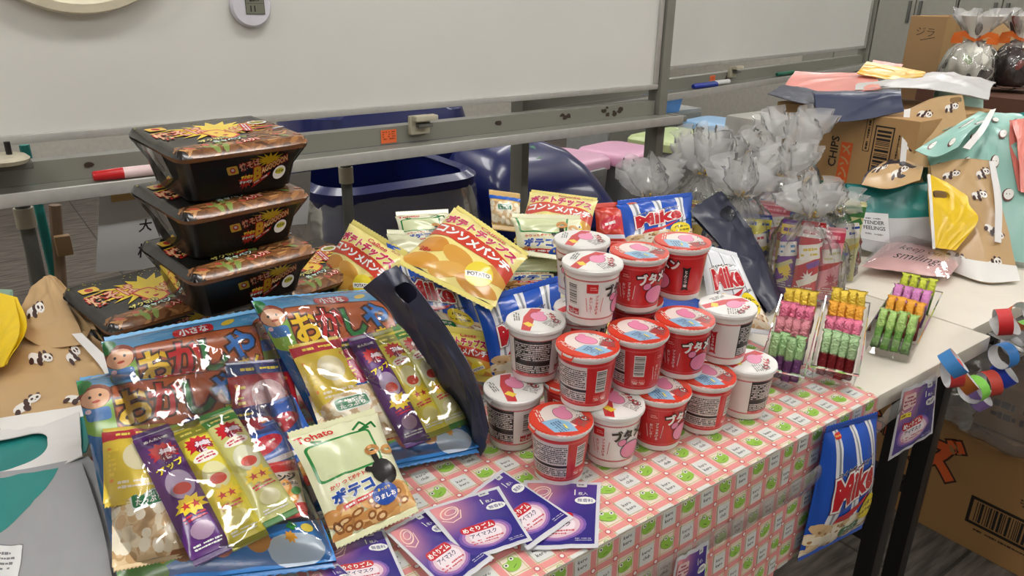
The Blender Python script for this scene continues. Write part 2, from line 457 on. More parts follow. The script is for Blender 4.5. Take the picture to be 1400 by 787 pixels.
def smooth_ctrl(ctrl, nu, nv):
    """Catmull-Rom surface through a grid of points [row][col]"""
    A = np.array(ctrl, float)
    def cr(A, n):
        m = A.shape[0]
        if m == 2:
            t = np.linspace(0, 1, n + 1).reshape(-1, *([1] * (A.ndim - 1))); return A[0] * (1 - t) + A[1] * t
        Q = np.concatenate([[2 * A[0] - A[1]], A, [2 * A[-1] - A[-2]]]); out = []
        for x in np.linspace(0, m - 1 - 1e-9, n + 1):
            i = int(x); t = x - i; p0, p1, p2, p3 = Q[i], Q[i + 1], Q[i + 2], Q[i + 3]
            out.append(.5 * (2 * p1 + (p2 - p0) * t + (2 * p0 - 5 * p1 + 4 * p2 - p3) * t * t + (3 * p1 - p0 - 3 * p2 + p3) * t ** 3))
        return np.array(out)
    B = cr(A, nv); return np.swapaxes(cr(np.swapaxes(B, 0, 1), nu), 0, 1)

def sheet(root, name, ctrl, nu, nv, design, base, m, back=None, thick=.0012, wr=.0015, seed=1, hole=None, notch=None, off=None):
    """plastic sheet (one part) through control points, rows from the bottom edge up, with a die-cut handle hole"""
    g = smooth_ctrl(ctrl, nu, nv); u = np.linspace(-1, 1, nu + 1); v = np.linspace(-1, 1, nv + 1); U, V = np.meshgrid(u, v)
    n = grid_normals(g); g = g + n * (creases(U, V, seed, 9) * wr)[..., None]
    mask = np.ones((nv, nu), bool)
    Uc = (U[:-1, :-1] + U[1:, 1:]) / 2; Vc = (V[:-1, :-1] + V[1:, 1:]) / 2
    if hole:
        hu, hv, ru, rv = hole; q = np.abs((Uc - hu) / ru) ** 3 + np.abs((Vc - hv) / rv) ** 3; mask &= q > 1
        nb = np.zeros((nv + 1, nu + 1)); ct = np.zeros((nv + 1, nu + 1))
        for di in (0, 1):
            for dj in (0, 1): nb[di:nv + di, dj:nu + dj] += mask; ct[di:nv + di, dj:nu + dj] += 1
        g1 = g.copy()
        for i, j in zip(*np.where((nb > 0) & (nb < ct))):   # slide the rim vertices onto the cut curve
            du, dv = U[i, j] - hu, V[i, j] - hv; qq = (abs(du / ru) ** 3 + abs(dv / rv) ** 3) ** (1 / 3)
            if qq < 1e-4: continue
            x = (hu + du / qq + 1) / 2 * nu; y = (hv + dv / qq + 1) / 2 * nv
            x = min(max(x, 0), nu - 1e-6); y = min(max(y, 0), nv - 1e-6); jj, ii = int(x), int(y); fx, fy = x - jj, y - ii
            g1[i, j] = (g[ii, jj] * (1 - fx) + g[ii, jj + 1] * fx) * (1 - fy) + (g[ii + 1, jj] * (1 - fx) + g[ii + 1, jj + 1] * fx) * fy
        g = g1
    S = Soup(); S.patch(g, base, design, mask=mask); n2 = grid_normals(g)
    S.patch(g - n2 * thick, back or base, flip=True, mask=mask)
    # rim walls between the two skins
    I = []
    for i in range(nv):
        for j in range(nu):
            if not mask[i, j]: continue
            for (di, dj, a, b) in ((-1, 0, (i, j), (i, j + 1)), (1, 0, (i + 1, j + 1), (i + 1, j)), (0, -1, (i + 1, j), (i, j)), (0, 1, (i, j + 1), (i + 1, j + 1))):
                ii, jj = i + di, j + dj
                if 0 <= ii < nv and 0 <= jj < nu and mask[ii, jj]: continue
                I.append((a, b))
    if I:
        V_ = []; F_ = []
        for a, b in I:
            k = len(V_); V_ += [g[a], g[b], g[b] - n2[b] * thick, g[a] - n2[a] * thick]; F_ += [(k, k + 2, k + 1), (k, k + 3, k + 2)]
        V_ = np.array(V_); nn = np.repeat(np.cross(V_[2::4] - V_[0::4], V_[1::4] - V_[0::4]), 4, 0); nn /= np.linalg.norm(nn, axis=1, keepdims=True) + 1e-12
        S.put(V_, nn, np.array(lin(base)), F_)
    return S.build(name, m, root, off if off is not None else root.location[:])

def root_for(name, label, cat, pts, group=None):
    A = np.array(pts, float).reshape(-1, 3); c = A.mean(0); c[2] = A[:, 2].min(); return thing(name, label, cat, c, 0, group)

# ---------------------------------------------------------------- shared materials
M = {}
M['film'] = amat('printed_film', .27, coat=.35, bump=.12, bscale=90)
M['side'] = amat('printed_matte_film', .38, spec=.25)
M['paper'] = amat('printed_paper', .5, bump=.05)
M['cup'] = amat('printed_foam_cup', .3, coat=.4)
M['cloth'] = amat('printed_vinyl_cloth', .38, bump=.06, bscale=25, spec=.4)
M['foil'] = amat('printed_foil', .28, metal=.45, bump=.9, bscale=330)
M['gift'] = amat('gift_bag_plastic', .36, bump=.15, bscale=28, coat=.15)
M['clear'] = film_mat('clear_film', haze=.012, rough=.08, bump=.35, bscale=17, gloss=.085, crease=.8)
M['clear_bag'] = film_mat('clear_bag_film', haze=.10, hazecol=(.99, .99, .99), rough=.14, bump=.35, bscale=14, gloss=.06, crease=.8, ior=1.3)
M['gathered'] = film_mat('gathered_film', haze=.30, hazecol=(1, 1, 1), rough=.25, bump=.5, bscale=16, gloss=.07, crease=.9, ior=1.25)
M['strip'] = film_mat('strip_film', haze=.24, hazecol=(.95, .95, .95), rough=.25, bump=.5, bscale=40, gloss=.05)
M['cello'] = film_mat('cellophane', haze=.12, hazecol=(.95, .95, .95), rough=.15, bump=.5, bscale=30, gloss=.05)
M['wrap'] = film_mat('shrink_film', haze=.0, rough=.05, bump=.0, gloss=.04, ior=1.22)
M['tray'] = film_mat('clear_tray_plastic', haze=.03, rough=.08, bump=.0, gloss=.07)
M['liner'] = film_mat('bin_liner_film', haze=.24, hazecol=(.9, .92, .95), rough=.2, bump=.9, bscale=9, gloss=.07, crease=1.5)
# ---------------------------------------------------------------- the setting
def loft(mb, rings, cap=True):
    n = len(rings[0]); vs = [p for r in rings for p in r]
    fs = [(i * n + k, i * n + (k + 1) % n, (i + 1) * n + (k + 1) % n, (i + 1) * n + k) for i in range(len(rings) - 1) for k in range(n)]
    if cap: fs += [tuple(range(n - 1, -1, -1)), tuple((len(rings) - 1) * n + k for k in range(n))]
    mb.add(vs, fs); return mb

def ring_rr(w, d, r, z, cx=0, cy=0, n=5): return [(cx + x, cy + y, z) for x, y in rrect(w, d, r, n)]

def carpet_mat():
    m, N, L, b = nodes('carpet_tile')
    tc = N.new('ShaderNodeTexCoord'); mp = N.new('ShaderNodeMapping'); L.new(tc.outputs['Object'], mp.inputs[0]); mp.inputs['Scale'].default_value = (3, 26, 1); mp.inputs['Rotation'].default_value = (0, 0, .5)
    n1 = N.new('ShaderNodeTexNoise'); n1.inputs['Scale'].default_value = 3; n1.inputs['Detail'].default_value = 5; L.new(mp.outputs[0], n1.inputs['Vector'])
    br = N.new('ShaderNodeTexBrick'); br.inputs['Scale'].default_value = 1; br.inputs['Brick Width'].default_value = .5; br.inputs['Row Height'].default_value = .5; br.offset = 0
    br.inputs['Mortar Size'].default_value = .004; L.new(tc.outputs['Object'], br.inputs['Vector'])
    br.inputs['Color1'].default_value = (*lin((104, 97, 90)), 1); br.inputs['Color2'].default_value = (*lin((88, 82, 77)), 1); br.inputs['Mortar'].default_value = (*lin((66, 62, 58)), 1)
    r = N.new('ShaderNodeValToRGB'); L.new(n1.outputs['Fac'], r.inputs[0]); r.color_ramp.elements[0].position = .35; r.color_ramp.elements[1].position = .65
    r.color_ramp.elements[0].color = (.5, .5, .5, 1); r.color_ramp.elements[1].color = (1.25, 1.22, 1.18, 1)
    mx = N.new('ShaderNodeMix'); mx.data_type = 'RGBA'; mx.blend_type = 'MULTIPLY'; mx.inputs[0].default_value = 1
    L.new(br.outputs['Color'], mx.inputs[6]); L.new(r.outputs[0], mx.inputs[7]); L.new(mx.outputs[2], b.inputs['Base Color'])
    b.inputs['Roughness'].default_value = .95
    return m
RX0, RX1, RY0, RY1, RH = -3.2, 6.2, -3.0, 6.0, 2.6
M['wall'] = mat('painted_wall', (196, 192, 182), .85, bump=.15, bscale=120)
M['ceil'] = mat('ceiling_board', (225, 224, 220), .9, bump=.3, bscale=60)
tag(MB().box(RX0, RX1, RY0, RY1, -.05, 0).build('floor', carpet_mat()), kind='structure')
tag(MB().box(RX0, RX1, RY0, RY1, RH, RH + .05).build('ceiling', M['ceil']), kind='structure')
tag(MB().box(RX0, RX1, RY1, RY1 + .1, 0, RH).build('wall_back', M['wall']), kind='structure')
tag(MB().box(RX0, RX1, RY0 - .1, RY0, 0, RH).build('wall_front', M['wall']), kind='structure')
tag(MB().box(RX0 - .1, RX0, RY0, RY1, 0, RH).build('wall_left', M['wall']), kind='structure')
tag(MB().box(RX1, RX1 + .1, RY0, RY1, 0, RH).build('wall_right', M['wall']), kind='structure')
tag(MB().box(RX0, RX1, RY1 - .015, RY1, 0, .08).build('baseboard_back', mat('vinyl_baseboard', (70, 66, 62), .6)), kind='structure')
# ceiling lamps: housings with luminous diffusers (they light the room)
m, N, L, b = nodes('lamp_diffuser'); b.inputs['Base Color'].default_value = (.9, .9, .9, 1)
b.inputs['Emission Color'].default_value = (1.0, .975, .94, 1); b.inputs['Emission Strength'].default_value = LAMP_POWER
M['lamp'] = m
M['lampbody'] = mat('white_enamel', (235, 235, 232), .4)
lamp0 = None
for i, (x, y, sx, sy) in enumerate(LAMPS):
    if lamp0 is None:
        lamp0 = thing('ceiling_lamp', 'long white fluorescent lamp on the ceiling', 'lamp', (x, y, RH), 0, 'ceiling lamps')
        MB().box(-sx / 2 - .02, sx / 2 + .02, -sy / 2 - .02, sy / 2 + .02, -.05, -.001).build('housing', M['lampbody'], lamp0, bevel=.006)
        MB().box(-sx / 2, sx / 2, -sy / 2, sy / 2, -.062, -.0505).build('diffuser', M['lamp'], lamp0)
    else: dup(lamp0, (x, y, RH))

# ---------------------------------------------------------------- tables
M['laminate'] = mat('cream_laminate', (226, 219, 205), .32, var=.03, vscale=14)
M['edge'] = mat('table_edge_band', (196, 188, 172), .45)
M['black'] = mat('black_painted_steel', (24, 23, 23), .4)
TZ = .70
def table(label, x0, x1, y0, y1):
    r = thing('folding_table', label, 'table', ((x0 + x1) / 2, (y0 + y1) / 2, 0)); o = r.location[:]
    MB(o).box(x0, x1, y0, y1, TZ - .028, TZ - .0015).build('tabletop', M['laminate'], r, bevel=.003)
    MB(o).box(x0 + .03, x1 - .03, y0 + .05, y0 + .07, TZ - .06, TZ - .0285).box(x0 + .03, x1 - .03, y1 - .07, y1 - .05, TZ - .06, TZ - .0285).build('apron', M['black'], r)
    for lx in (x0 + .09, x1 - .10):
        for ly in (y0 + .045, y1 - .08):
            MB(o).box(lx - .016, lx + .016, ly, ly + .032, 0.005, TZ - .0605).build('leg', M['black'], r, bevel=.003)
        MB(o).box(lx - .012, lx + .012, y0 + .078, y1 - .081, .30, .325).build('crossbar', M['black'], r)
        for ly in (y0 + .045, y1 - .08): MB(o).box(lx - .019, lx + .019, ly - .003, ly + .035, 0, .02).build('foot_cap', M['black'], r)
    MB(o).box(x0 + .107, x1 - .117, (y0 + y1) / 2 - .012, (y0 + y1) / 2 + .012, .30, .324).build('stretcher', M['black'], r)
    return r
table('long cream folding table half covered by the pink frog cloth', -.53, 1.271, .425, 1.03)
table('bare cream folding table carrying the carrier bags and carton', 1.275, 3.08, .455, 1.06)

# ---------------------------------------------------------------- whiteboards
M['board'] = mat('whiteboard_enamel', (218, 218, 213), .3, var=.03, vscale=3.5, coat=.15)
M['alu'] = mat('brushed_aluminium', (188, 187, 182), .38, metal=.3, vscale=60)
M['steel'] = mat('grey_painted_steel', (128, 127, 118), .5, var=.07, vscale=18)
M['steel_d'] = mat('dark_grey_steel', (92, 92, 86), .5, var=.07, vscale=18)
M['beige'] = mat('beige_plastic', (190, 184, 162), .45)
def whiteboard(label, loc, rz, x0, x1, chips, clampx, tagx, legs, seed):
    r = thing('whiteboard', label, 'whiteboard', loc, rz)
    MB().box(x0 + .012, x1 - .014, 0, .018, .985, 1.86).build('panel', M['board'], r)
    MB().box(x0, x1, -.006, .024, .972, .9848).build('bottom_frame', M['alu'], r, bevel=.002)
    MB().box(x0, x1, -.006, .024, 1.8602, 1.873).build('top_frame', M['alu'], r, bevel=.002)
    MB().box(x1 - .0138, x1, -.006, .024, .985, 1.86).build('side_frame', M['alu'], r, bevel=.002)
    for px in (x0 - .03, x1 + .004):
        MB().box(px, px + .028, -.012, .03, .62, 1.90).build('post', M['steel'], r, bevel=.003)
    # rail with worn paint
    de = Design(x1 - x0, .034); rr = random.Random(seed)
    for cx, n in chips:
        for k in range(n):
            a = [rr.uniform(.5, 1) for _ in range(8)]; s_ = rr.uniform(.003, .008); xx = cx - (x0 + x1) / 2 + rr.uniform(-.03, .03); yy = rr.uniform(-.006, .012)
            de.poly([(xx + s_ * 1.5 * a[q] * math.cos(q * PI / 4), yy + s_ * a[q] * math.sin(q * PI / 4)) for q in range(8)], (58, 46, 36))
    S = Soup(); g = np.array([[[x0, .0, .909], [x1, .0, .909]], [[x0, .0, .943], [x1, .0, .943]]], float); S.patch(g, (131, 130, 120), de)
    S.build('rail_face', M['paper'], r)
    MB().box(x0, x1, .0005, .03, .909, .943).build('rail', M['steel'], r)
    MB().box(x0, x1 + .035, -.062, -.0005, .9035, .9085).build('tray', M['steel'], r)
    MB().box(x0, x1 + .035, -.068, -.0621, .893, .9135).build('tray_lip', M['alu'], r, bevel=.002)
    MB().box(x1 + .0352, x1 + .05, -.066, -.01, .896, .911).build('tray_end', M['steel'], r, bevel=.004)
    # latch on the rail
    la = MB().box(clampx - .022, clampx + .022, -.014, -.0005, .925, .962).build('latch', M['beige'], r, bevel=.003)
    MB().box(clampx - .02, clampx + .03, -.034, -.0142, .953, .964).build('lever', M['beige'], la, bevel=.003)
    MB().box(clampx - .012, clampx + .02, -.03, -.0145, .94, .948).build('pad', M['steel_d'], la, bevel=.002)
    # orange inventory sticker
    if tagx is not None:
        d2 = Design(.034, .026); d2.scribble(0, .002, .028, .018, 4, (150, 60, 30), seed=seed)
        S = Soup(); g = np.array([[[tagx - .017, -.0012, .912], [tagx + .017, -.0012, .912]], [[tagx - .017, -.0012, .938], [tagx + .017, -.0012, .938]]]); S.patch(g, (238, 112, 58), d2)
        S.build('sticker', M['paper'], r)['label'] = 'orange inventory sticker'
    for lx in legs:
        MB().tube([(lx, .055, .02), (lx, .055, .905)], .011, 12).build('leg', M['steel_d'], r, smooth=True)
        MB().tube([(lx, .055, .83), (lx, .055, .862)], .0145, 12).build('collar', M['beige'], r, smooth=True)
        MB().tube([(lx, -.02, .02), (lx, .55, .02)], .014, 10).build('foot', M['steel_d'], r, smooth=True)
    return r
whiteboard('large whiteboard directly behind the snack table with thermometer on it', (0, 1.35, 0), 0, -.75, 1.448, [(1.30, 8), (1.17, 3), (.98, 1), (.2, 1)], .765, .70, (.075, .63), 3)
a2 = math.atan2(1.941 - 1.656, 3.433 - 1.817)
whiteboard('second whiteboard standing farther back near the grey lockers', (1.817, 1.668, 0), a2, -.62, 1.645, [(.4, 2)], .42, .30, (1.3,), 8)

# marker pens, paper, thermometer, magnet clock
def pen(label, a, b, body, capc, r=.009):
    a, b = np.array(a, float), np.array(b, float); t = b - a
    o = thing('marker_pen', label, 'pen', a); off = a
    MB(off).tube([a + t * .38, a + t * .99, a + t], [r, r, r * .8], 14).build('barrel', mat('pen_barrel', body, .35), o, smooth=True)
    MB(off).tube([a, a + t * .02, a + t * .30, a + t * .38], [r * .7, r * .85, r * .98, r * 1.02], 14).build('cap', mat('pen_cap', capc, .3), o, smooth=True)
    return o
pr = pen('red-capped marker pen lying in the tray left of the noodle boxes', (.170, 1.318, .918), (.285, 1.318, .918), (228, 200, 200), (196, 30, 34))
c2, s2 = math.cos(a2), math.sin(a2)
W2 = lambda x, y, z: (1.817 + x * c2 - y * s2, 1.668 + x * s2 + y * c2, z)
pen('blue-capped marker pen in the second board tray', W2(.13, -.03, .9175), W2(.25, -.045, .9175), (40, 60, 150), (25, 50, 160))
pen('white marker pen beside the blue one in the second tray', W2(.22, -.02, .9175), W2(.36, -.03, .9175), (225, 225, 225), (40, 50, 90), .008)
pen('green marker pen far along the second board tray', W2(.72, -.03, .9175), W2(.86, -.03, .9175), (30, 110, 80), (20, 100, 80), .008)

# round digital thermometer on the board
tc_ = P(341, 8, Y=1.349)
t = thing('thermometer', 'round white digital thermometer stuck on the whiteboard', 'thermometer', tc_)
o = MB().lathe([(.001, 0), (.033, 0), (.0345, .004), (.034, .008), (.0305, .0115), (.001, .0125)], 40).build('case', mat('white_glossy_plastic', (214, 212, 222), .25), t, smooth=True)
o.rotation_euler = (PI / 2, 0, 0); o.location = (0, 0, 0)
d = Design(.032, .034); d.rect(0, 0, .030, .032, (118, 120, 104)); d.rect(0, .0, .030, .0006, (40, 42, 36))
d.text('25.9', 0, .008, .013, (22, 24, 22), bold=.03, sx=.8); d.text('11', -.004, -.008, .013, (22, 24, 22), bold=.03)
S = Soup(); S.patch(np.array([[[-.016, 0, -.017], [.016, 0, -.017]], [[-.016, 0, .017], [.016, 0, .017]]], float), (52, 54, 48), d)
o = S.build('screen', M['paper'], t); o.location = (.005, -.0128, .004)
# cream ring magnet at the upper left
rc = P(82, -150, Y=1.348)
t = thing('round_clock', 'cream rimmed round clock at the top left of the whiteboard', 'clock', rc)
o = MB().lathe([(.001, 0), (.160, 0), (.165, .008), (.162, .022), (.150, .024), (.142, .012), (.001, .011)], 64).build('rim', mat('cream_plastic', (222, 214, 190), .35), t, smooth=True); o.rotation_euler = (PI / 2, 0, 0)
o = MB().lathe([(.001, .0122), (.1415, .0122), (.1415, .0132), (.001, .0132)], 56).build('dial', mat('pale_dial', (236, 234, 226), .5), t, smooth=True); o.rotation_euler = (PI / 2, 0, 0)
for an, ln in ((.5, .07), (-.6, .10)):
    o = MB().box(-.0015, .0015, -.006, ln, .0135, .0145).build('hand', M['black'], t); o.rotation_euler = (PI / 2, an, 0)

# handwritten sheet below the tray
def paper_sheet(label, pts, words, rot=0):
    r = root_for('paper_sheet', label, 'paper', pts)
    TL, TR, BR, BL = pts; w = np.linalg.norm(np.array(TR) - np.array(TL)); h = np.linalg.norm(np.array(TL) - np.array(BL)); d = Design(w, h)
    for (s_, x, y, k) in words: d.text(s_, x * w, y * h, k, (28, 28, 30), bold=.02, shear=.08, rot=.06)
    sheet(r, 'sheet', [[BL, BR], [(np.array(BL) + TL) / 2 + np.array([0, -.003, 0]), (np.array(BR) + TR) / 2 + np.array([0, -.003, 0])], [TL, TR]], 8, 10, d, (222, 222, 224), M['paper'], thick=.0004, wr=.0006)
    return r
y_ = 1.405
pp = paper_sheet('white sheet with black brush writing hanging under the whiteboard tray', [P(136, 262, Y=y_), P(236, 250, Y=y_), P(230, 366, Y=y_), P(131, 372, Y=y_)], [('梅', .16, -.26, .026), ('大', .14, .04, .022), ('く', .16, .30, .022)])
o = MB(pp.location[:]).box(*(lambda a, b: (a[0], b[0], y_ - .003, y_ - .0014, b[2] - .004, a[2] + .002))(P(150, 262, Y=y_), P(206, 266, Y=y_))).build('tape', mat('brown_tape', (196, 160, 104), .4), pp)
paper_sheet('blank white sheet hanging behind the noodle box stack', [P(396, 238, Y=y_), P(425, 234, Y=y_), P(420, 306, Y=y_), P(392, 308, Y=y_)], [])

# easel-like stand at far left
r = thing('folding_easel', 'folding stand with teal and grey legs at the far left', 'stand', (.1, 1.75, 0))
o = r.location[:]; M['teal_p'] = mat('teal_paint', (28, 128, 122), .45); M['wood_p'] = mat('brown_wood_leg', (128, 104, 82), .6)
MB(o).tube([P(33, 198, Y=1.62), P(78, 392, Y=1.62), P(150, 700, Y=1.62)], .0085, 8).build('leg', M['teal_p'], r, smooth=True)
MB(o).tube([P(32, 285, Y=1.6), P(46, 380, Y=1.6), P(90, 690, Y=1.6)], .0075, 8).build('leg', M['steel'], r, smooth=True)
MB(o).tube([P(75, 280, Y=1.58), P(82, 365, Y=1.58), P(105, 690, Y=1.58)], .010, 8).build('leg', M['wood_p'], r, smooth=True)
c = P(86, 333, Y=1.565); MB(o).box(c[0] - .013, c[0] + .013, 1.55, 1.567, c[2] - .02, c[2] + .018).build('clip', mat('brown_paper_tape', (150, 118, 82), .6), r, bevel=.003)
c = P(12, 207, Y=1.30)
t = thing('board_knob', 'beige locking knob at the left end of the whiteboard tray', 'knob', (c[0], c[1], c[2] - .02))
MB().box(-.05, .026, -.012, .05, -.006, .004).build('bracket', M['steel_d'], t, bevel=.002)
MB().lathe([(.004, .0042), (.03, .0042), (.033, .010), (.028, .015), (.004, .016)], 24, c=(-.008, 0, 0)).build('grip', M['beige'], t, smooth=True)
MB().tube([(.0, 0, .0162), (.0, 0, .034)], .004, 8).build('screw', M['black'], t, smooth=True)

# ---------------------------------------------------------------- bins behind the boards
M['navy'] = mat('navy_plastic', (20, 30, 92), .28, var=.05, coat=.2)
M['binin'] = mat('dark_bin_plastic', (34, 36, 60), .5)
M['bingrey'] = mat('grey_bin_plastic', (150, 152, 150), .45)
def bin_body(o, cx, cy, w, d, h, rt=0.05, m='navy', tp=.82, parent=None, z0=0):
    mb = MB(o); rr_ = [ring_rr(w * tp, d * tp, rt * .8, z0, cx, cy), ring_rr(w * .93, d * .93, rt, z0 + h * .6, cx, cy), ring_rr(w, d, rt, z0 + h, cx, cy), ring_rr(w - .016, d - .016, rt, z0 + h, cx, cy), ring_rr(w * .80, d * .80, rt * .8, z0 + .03, cx, cy)]
    loft(mb, rr_); return mb.build('body', M[m], parent, smooth=True)
# open navy bin with a clear liner
r = thing('rubbish_bin', 'open navy bin with a clear liner folded over its rim', 'bin', (.98, 1.98, 0)); o = r.location[:]
bin_body(o, .98, 1.98, .46, .40, .70, .09, 'navy', parent=r)
loft(MB(o), [ring_rr(.50, .44, .11, .675, .98, 1.98), ring_rr(.505, .445, .11, .70, .98, 1.98), ring_rr(.46, .40, .09, .715, .98, 1.98), ring_rr(.43, .37, .09, .705, .98, 1.98)], cap=False).build('rim', M['navy'], r, smooth=True)
rings = []
rr = random.Random(5)
for z, k in ((.672, 1.0), (.63, 1.03), (.57, 1.06), (.50, 1.08), (.44, 1.07)):
    rings.append([(.98 + x * k * (1 + rr.uniform(-.02, .02)), 1.98 + y * k * (1 + rr.uniform(-.03, .03)), z + rr.uniform(-.012, .012)) for x, y in rrect(.50, .44, .11, 8)])
loft(MB(o), rings, cap=False).build('liner', M['liner'], r, smooth=True)
# lidded navy bins behind it
r = thing('rubbish_bin', 'navy bin with tall rounded lid behind the open navy bin', 'bin', (1.3, 2.62, 0)); o = r.location[:]
bin_body(o, 1.3, 2.62, .66, .42, .60, .08, 'navy', parent=r)
loft(MB(o), [ring_rr(.69, .45, .1, .60, 1.3, 2.62), ring_rr(.69, .45, .1, .65, 1.3, 2.62), ring_rr(.64, .40, .12, .78, 1.3, 2.62), ring_rr(.52, .28, .12, .83, 1.3, 2.62)]).build('lid', M['navy'], r, smooth=True)
r = thing('rubbish_bin', 'navy bin with sloping lid and green clover sticker', 'bin', (1.62, 2.03, 0)); o = r.location[:]
bin_body(o, 1.62, 2.03, .50, .44, .46, .07, 'navy', parent=r)
# sloping hood: high at the back left, low at the front right
hd = []
for k in range(9):
    t_ = k / 8; sc_ = max(.12, (1 - t_ ** 2.4) ** .5)
    hd.append([(1.62 + x * sc_ - .05 * t_, 2.03 + y * sc_ + .05 * t_, .461 + t_ * .27 * (1.0 - .55 * (x * sc_ - y * sc_ * .6) / .25 * (1 - t_))) for x, y in rrect(.53, .47, .12, 6)])
lid = loft(MB(o), hd).build('lid', M['navy'], r, smooth=True)
from mathutils.bvhtree import BVHTree
lm = lid.data; bv = BVHTree.FromPolygons([v.co + Vector(o) for v in lm.vertices], [p.vertices[:] for p in lm.polygons])
def on_lid(px, py):
    v = Vector((P(px, py, d=1.0) - CAM).tolist()).normalized(); h = bv.ray_cast(Vector(CAM.tolist()), v); return np.array((h[0] - v * .006)[:]) if h[0] else P(px, py, Y=1.85)
d = Design(.11, .08)
for k in range(4): d.ell(.0 + .017 * math.cos(k * PI / 2 + .6), .0 + .014 * math.sin(k * PI / 2 + .6), .013, .011, (225, 232, 226))
cst = [on_lid(697, 203), on_lid(730, 199), on_lid(740, 216), on_lid(699, 221)]
S = Soup(); S.patch(np.array([[cst[3], cst[2]], [cst[0], cst[1]]]), (20, 128, 76), d); S.build('sticker', M['paper'], r, o)
# pastel lidded pails
def pail(label, px, py, col, z, w, dd, rz):
    c = P(px, py, z=z); r = thing('lidded_pail', label, 'bin', (c[0], c[1], 0), rz, 'pastel lidded pails behind the whiteboards')
    bin_body((0, 0, 0), 0, 0, w * .93, dd * .93, z - .045, .05, 'bingrey', parent=r)
    mcol = mat('pastel_plastic', col, .35, var=.03)
    l = loft(MB(), [ring_rr(w, dd, .06, z - .0445), ring_rr(w, dd, .06, z - .012), ring_rr(w * .95, dd * .95, .06, z), ring_rr(w * .88, dd * .86, .06, z + .004)]).build('lid', mcol, r, smooth=True)
    MB().box(-w * .18, w * .18, -dd / 2 - .02, -dd / 2 - .0005, z - .06, z - .03).build('latch', M['bingrey'], r, bevel=.004)
    return r
pail('pink lidded pail nearest the navy bins', 775, 213, (228, 178, 204), .56, .28, .30, .17)
pail('pink lidded pail just left of the whiteboard post', 848, 203, (226, 172, 200), .56, .29, .30, .17)
pail('pale green lidded pail right of the whiteboard post', 922, 184, (196, 212, 152), .56, .42, .30, .17)
pail('pale blue lidded pail behind the clear bags', 985, 166, (150, 190, 226), .56, .28, .34, .17)
c = np.array([3.05, 2.98, 0])
t = thing('low_cabinet', 'low grey cabinet behind the pails and whiteboard post', 'cabinet', c)
MB().box(-.35, .35, -.16, .16, 0, .60).build('body', M['bingrey'], t, bevel=.004)
for s_ in (-1, 1):
    dd = MB().box(min(s_ * .004, s_ * .34), max(s_ * .004, s_ * .34), -.172, -.1605, .03, .58).build('door', M['steel'], t, bevel=.002)
    MB().box(s_ * .03 - .008, s_ * .03 + .008, -.182, -.1725, .3, .38).build('handle', M['steel_d'], dd, bevel=.002)
c = P(905, 152, z=.601); t = thing('storage_box', 'small sky blue plastic box behind the whiteboard post', 'box', (c[0], c[1], .601))
loft(MB(), [ring_rr(.16, .12, .02, 0), ring_rr(.18, .14, .02, .085)]).build('body', mat('sky_plastic', (96, 150, 220), .35), t, smooth=True)
loft(MB(), [ring_rr(.19, .15, .025, .0855), ring_rr(.19, .15, .025, .10), ring_rr(.17, .13, .02, .105)]).build('lid', mat('sky_lid', (110, 165, 230), .35), t, smooth=True)

# ---------------------------------------------------------------- lockers and board at the far right
M['locker'] = mat('locker_steel', (150, 148, 138), .5, var=.03)
for k in range(4):
    y0 = 3.05 - k * .46
    r = thing('locker', ['grey steel locker farthest left, partly behind the second whiteboard', 'grey steel locker second from the whiteboard', 'grey steel locker behind the small carton', 'grey steel locker at the right end of the row'][k], 'locker', (4.62, y0 - .225, 0), 0, 'grey steel lockers')
    MB().box(.012, .45, -.226, .226, 0, 1.8).build('body', M['locker'], r, bevel=.003)
    for s_ in (-1, 1):
        dd = MB().box(0, .0115, min(s_ * .003, s_ * .22), max(s_ * .003, s_ * .22), .06, 1.77).build('door', M['locker'], r, bevel=.002)
        MB().box(-.012, -.0005, s_ * .03 - .008, s_ * .03 + .008, 1.05, 1.17).build('handle', M['steel_d'], dd, bevel=.002)
r = thing('chalkboard', 'dark green board edge at the top right corner', 'board', (4.4, 1.35, 0))
MB().box(0, .03, -1.1, .0, .95, 1.9).build('panel', mat('green_chalkboard', (62, 78, 44), .7), r)
MB().box(-.01, .035, .001, .05, .9, 1.95).build('side_frame', M['alu'], r, bevel=.003)
MB().box(-.01, .035, -1.1, .0, .9, .949).build('bottom_frame', M['alu'], r, bevel=.003)
for ly in (-.9, -.1): MB().box(.005, .03, ly - .02, ly + .02, 0, .899).build('leg', M['steel_d'], r)
# ---------------------------------------------------------------- print designs
WHITE = (240, 240, 236); BLACK = (22, 20, 20)
def lerp(a, b, t): return tuple(x + (y - x) * t for x, y in zip(a, b))
def chips(d, cx, cy, w, h, n, seed, cols, r0, r1):
    rr = random.Random(seed)
    for c in cols:
        d.dots([(cx + rr.uniform(-w, w) / 2, cy + rr.uniform(-h, h) / 2, rr.uniform(r0, r1), rr.uniform(r0, r1) * .75, rr.uniform(0, 3)) for _ in range(n)], c, 10)
POP = [(206, 168, 120), (238, 214, 172), (247, 232, 200), (226, 192, 144), (250, 240, 216)]
RINGS = [(192, 132, 70), (222, 168, 100), (236, 192, 128), (206, 146, 80)]
NOOD = [(110, 72, 42), (168, 116, 68), (142, 94, 54), (196, 146, 92), (92, 58, 34)]

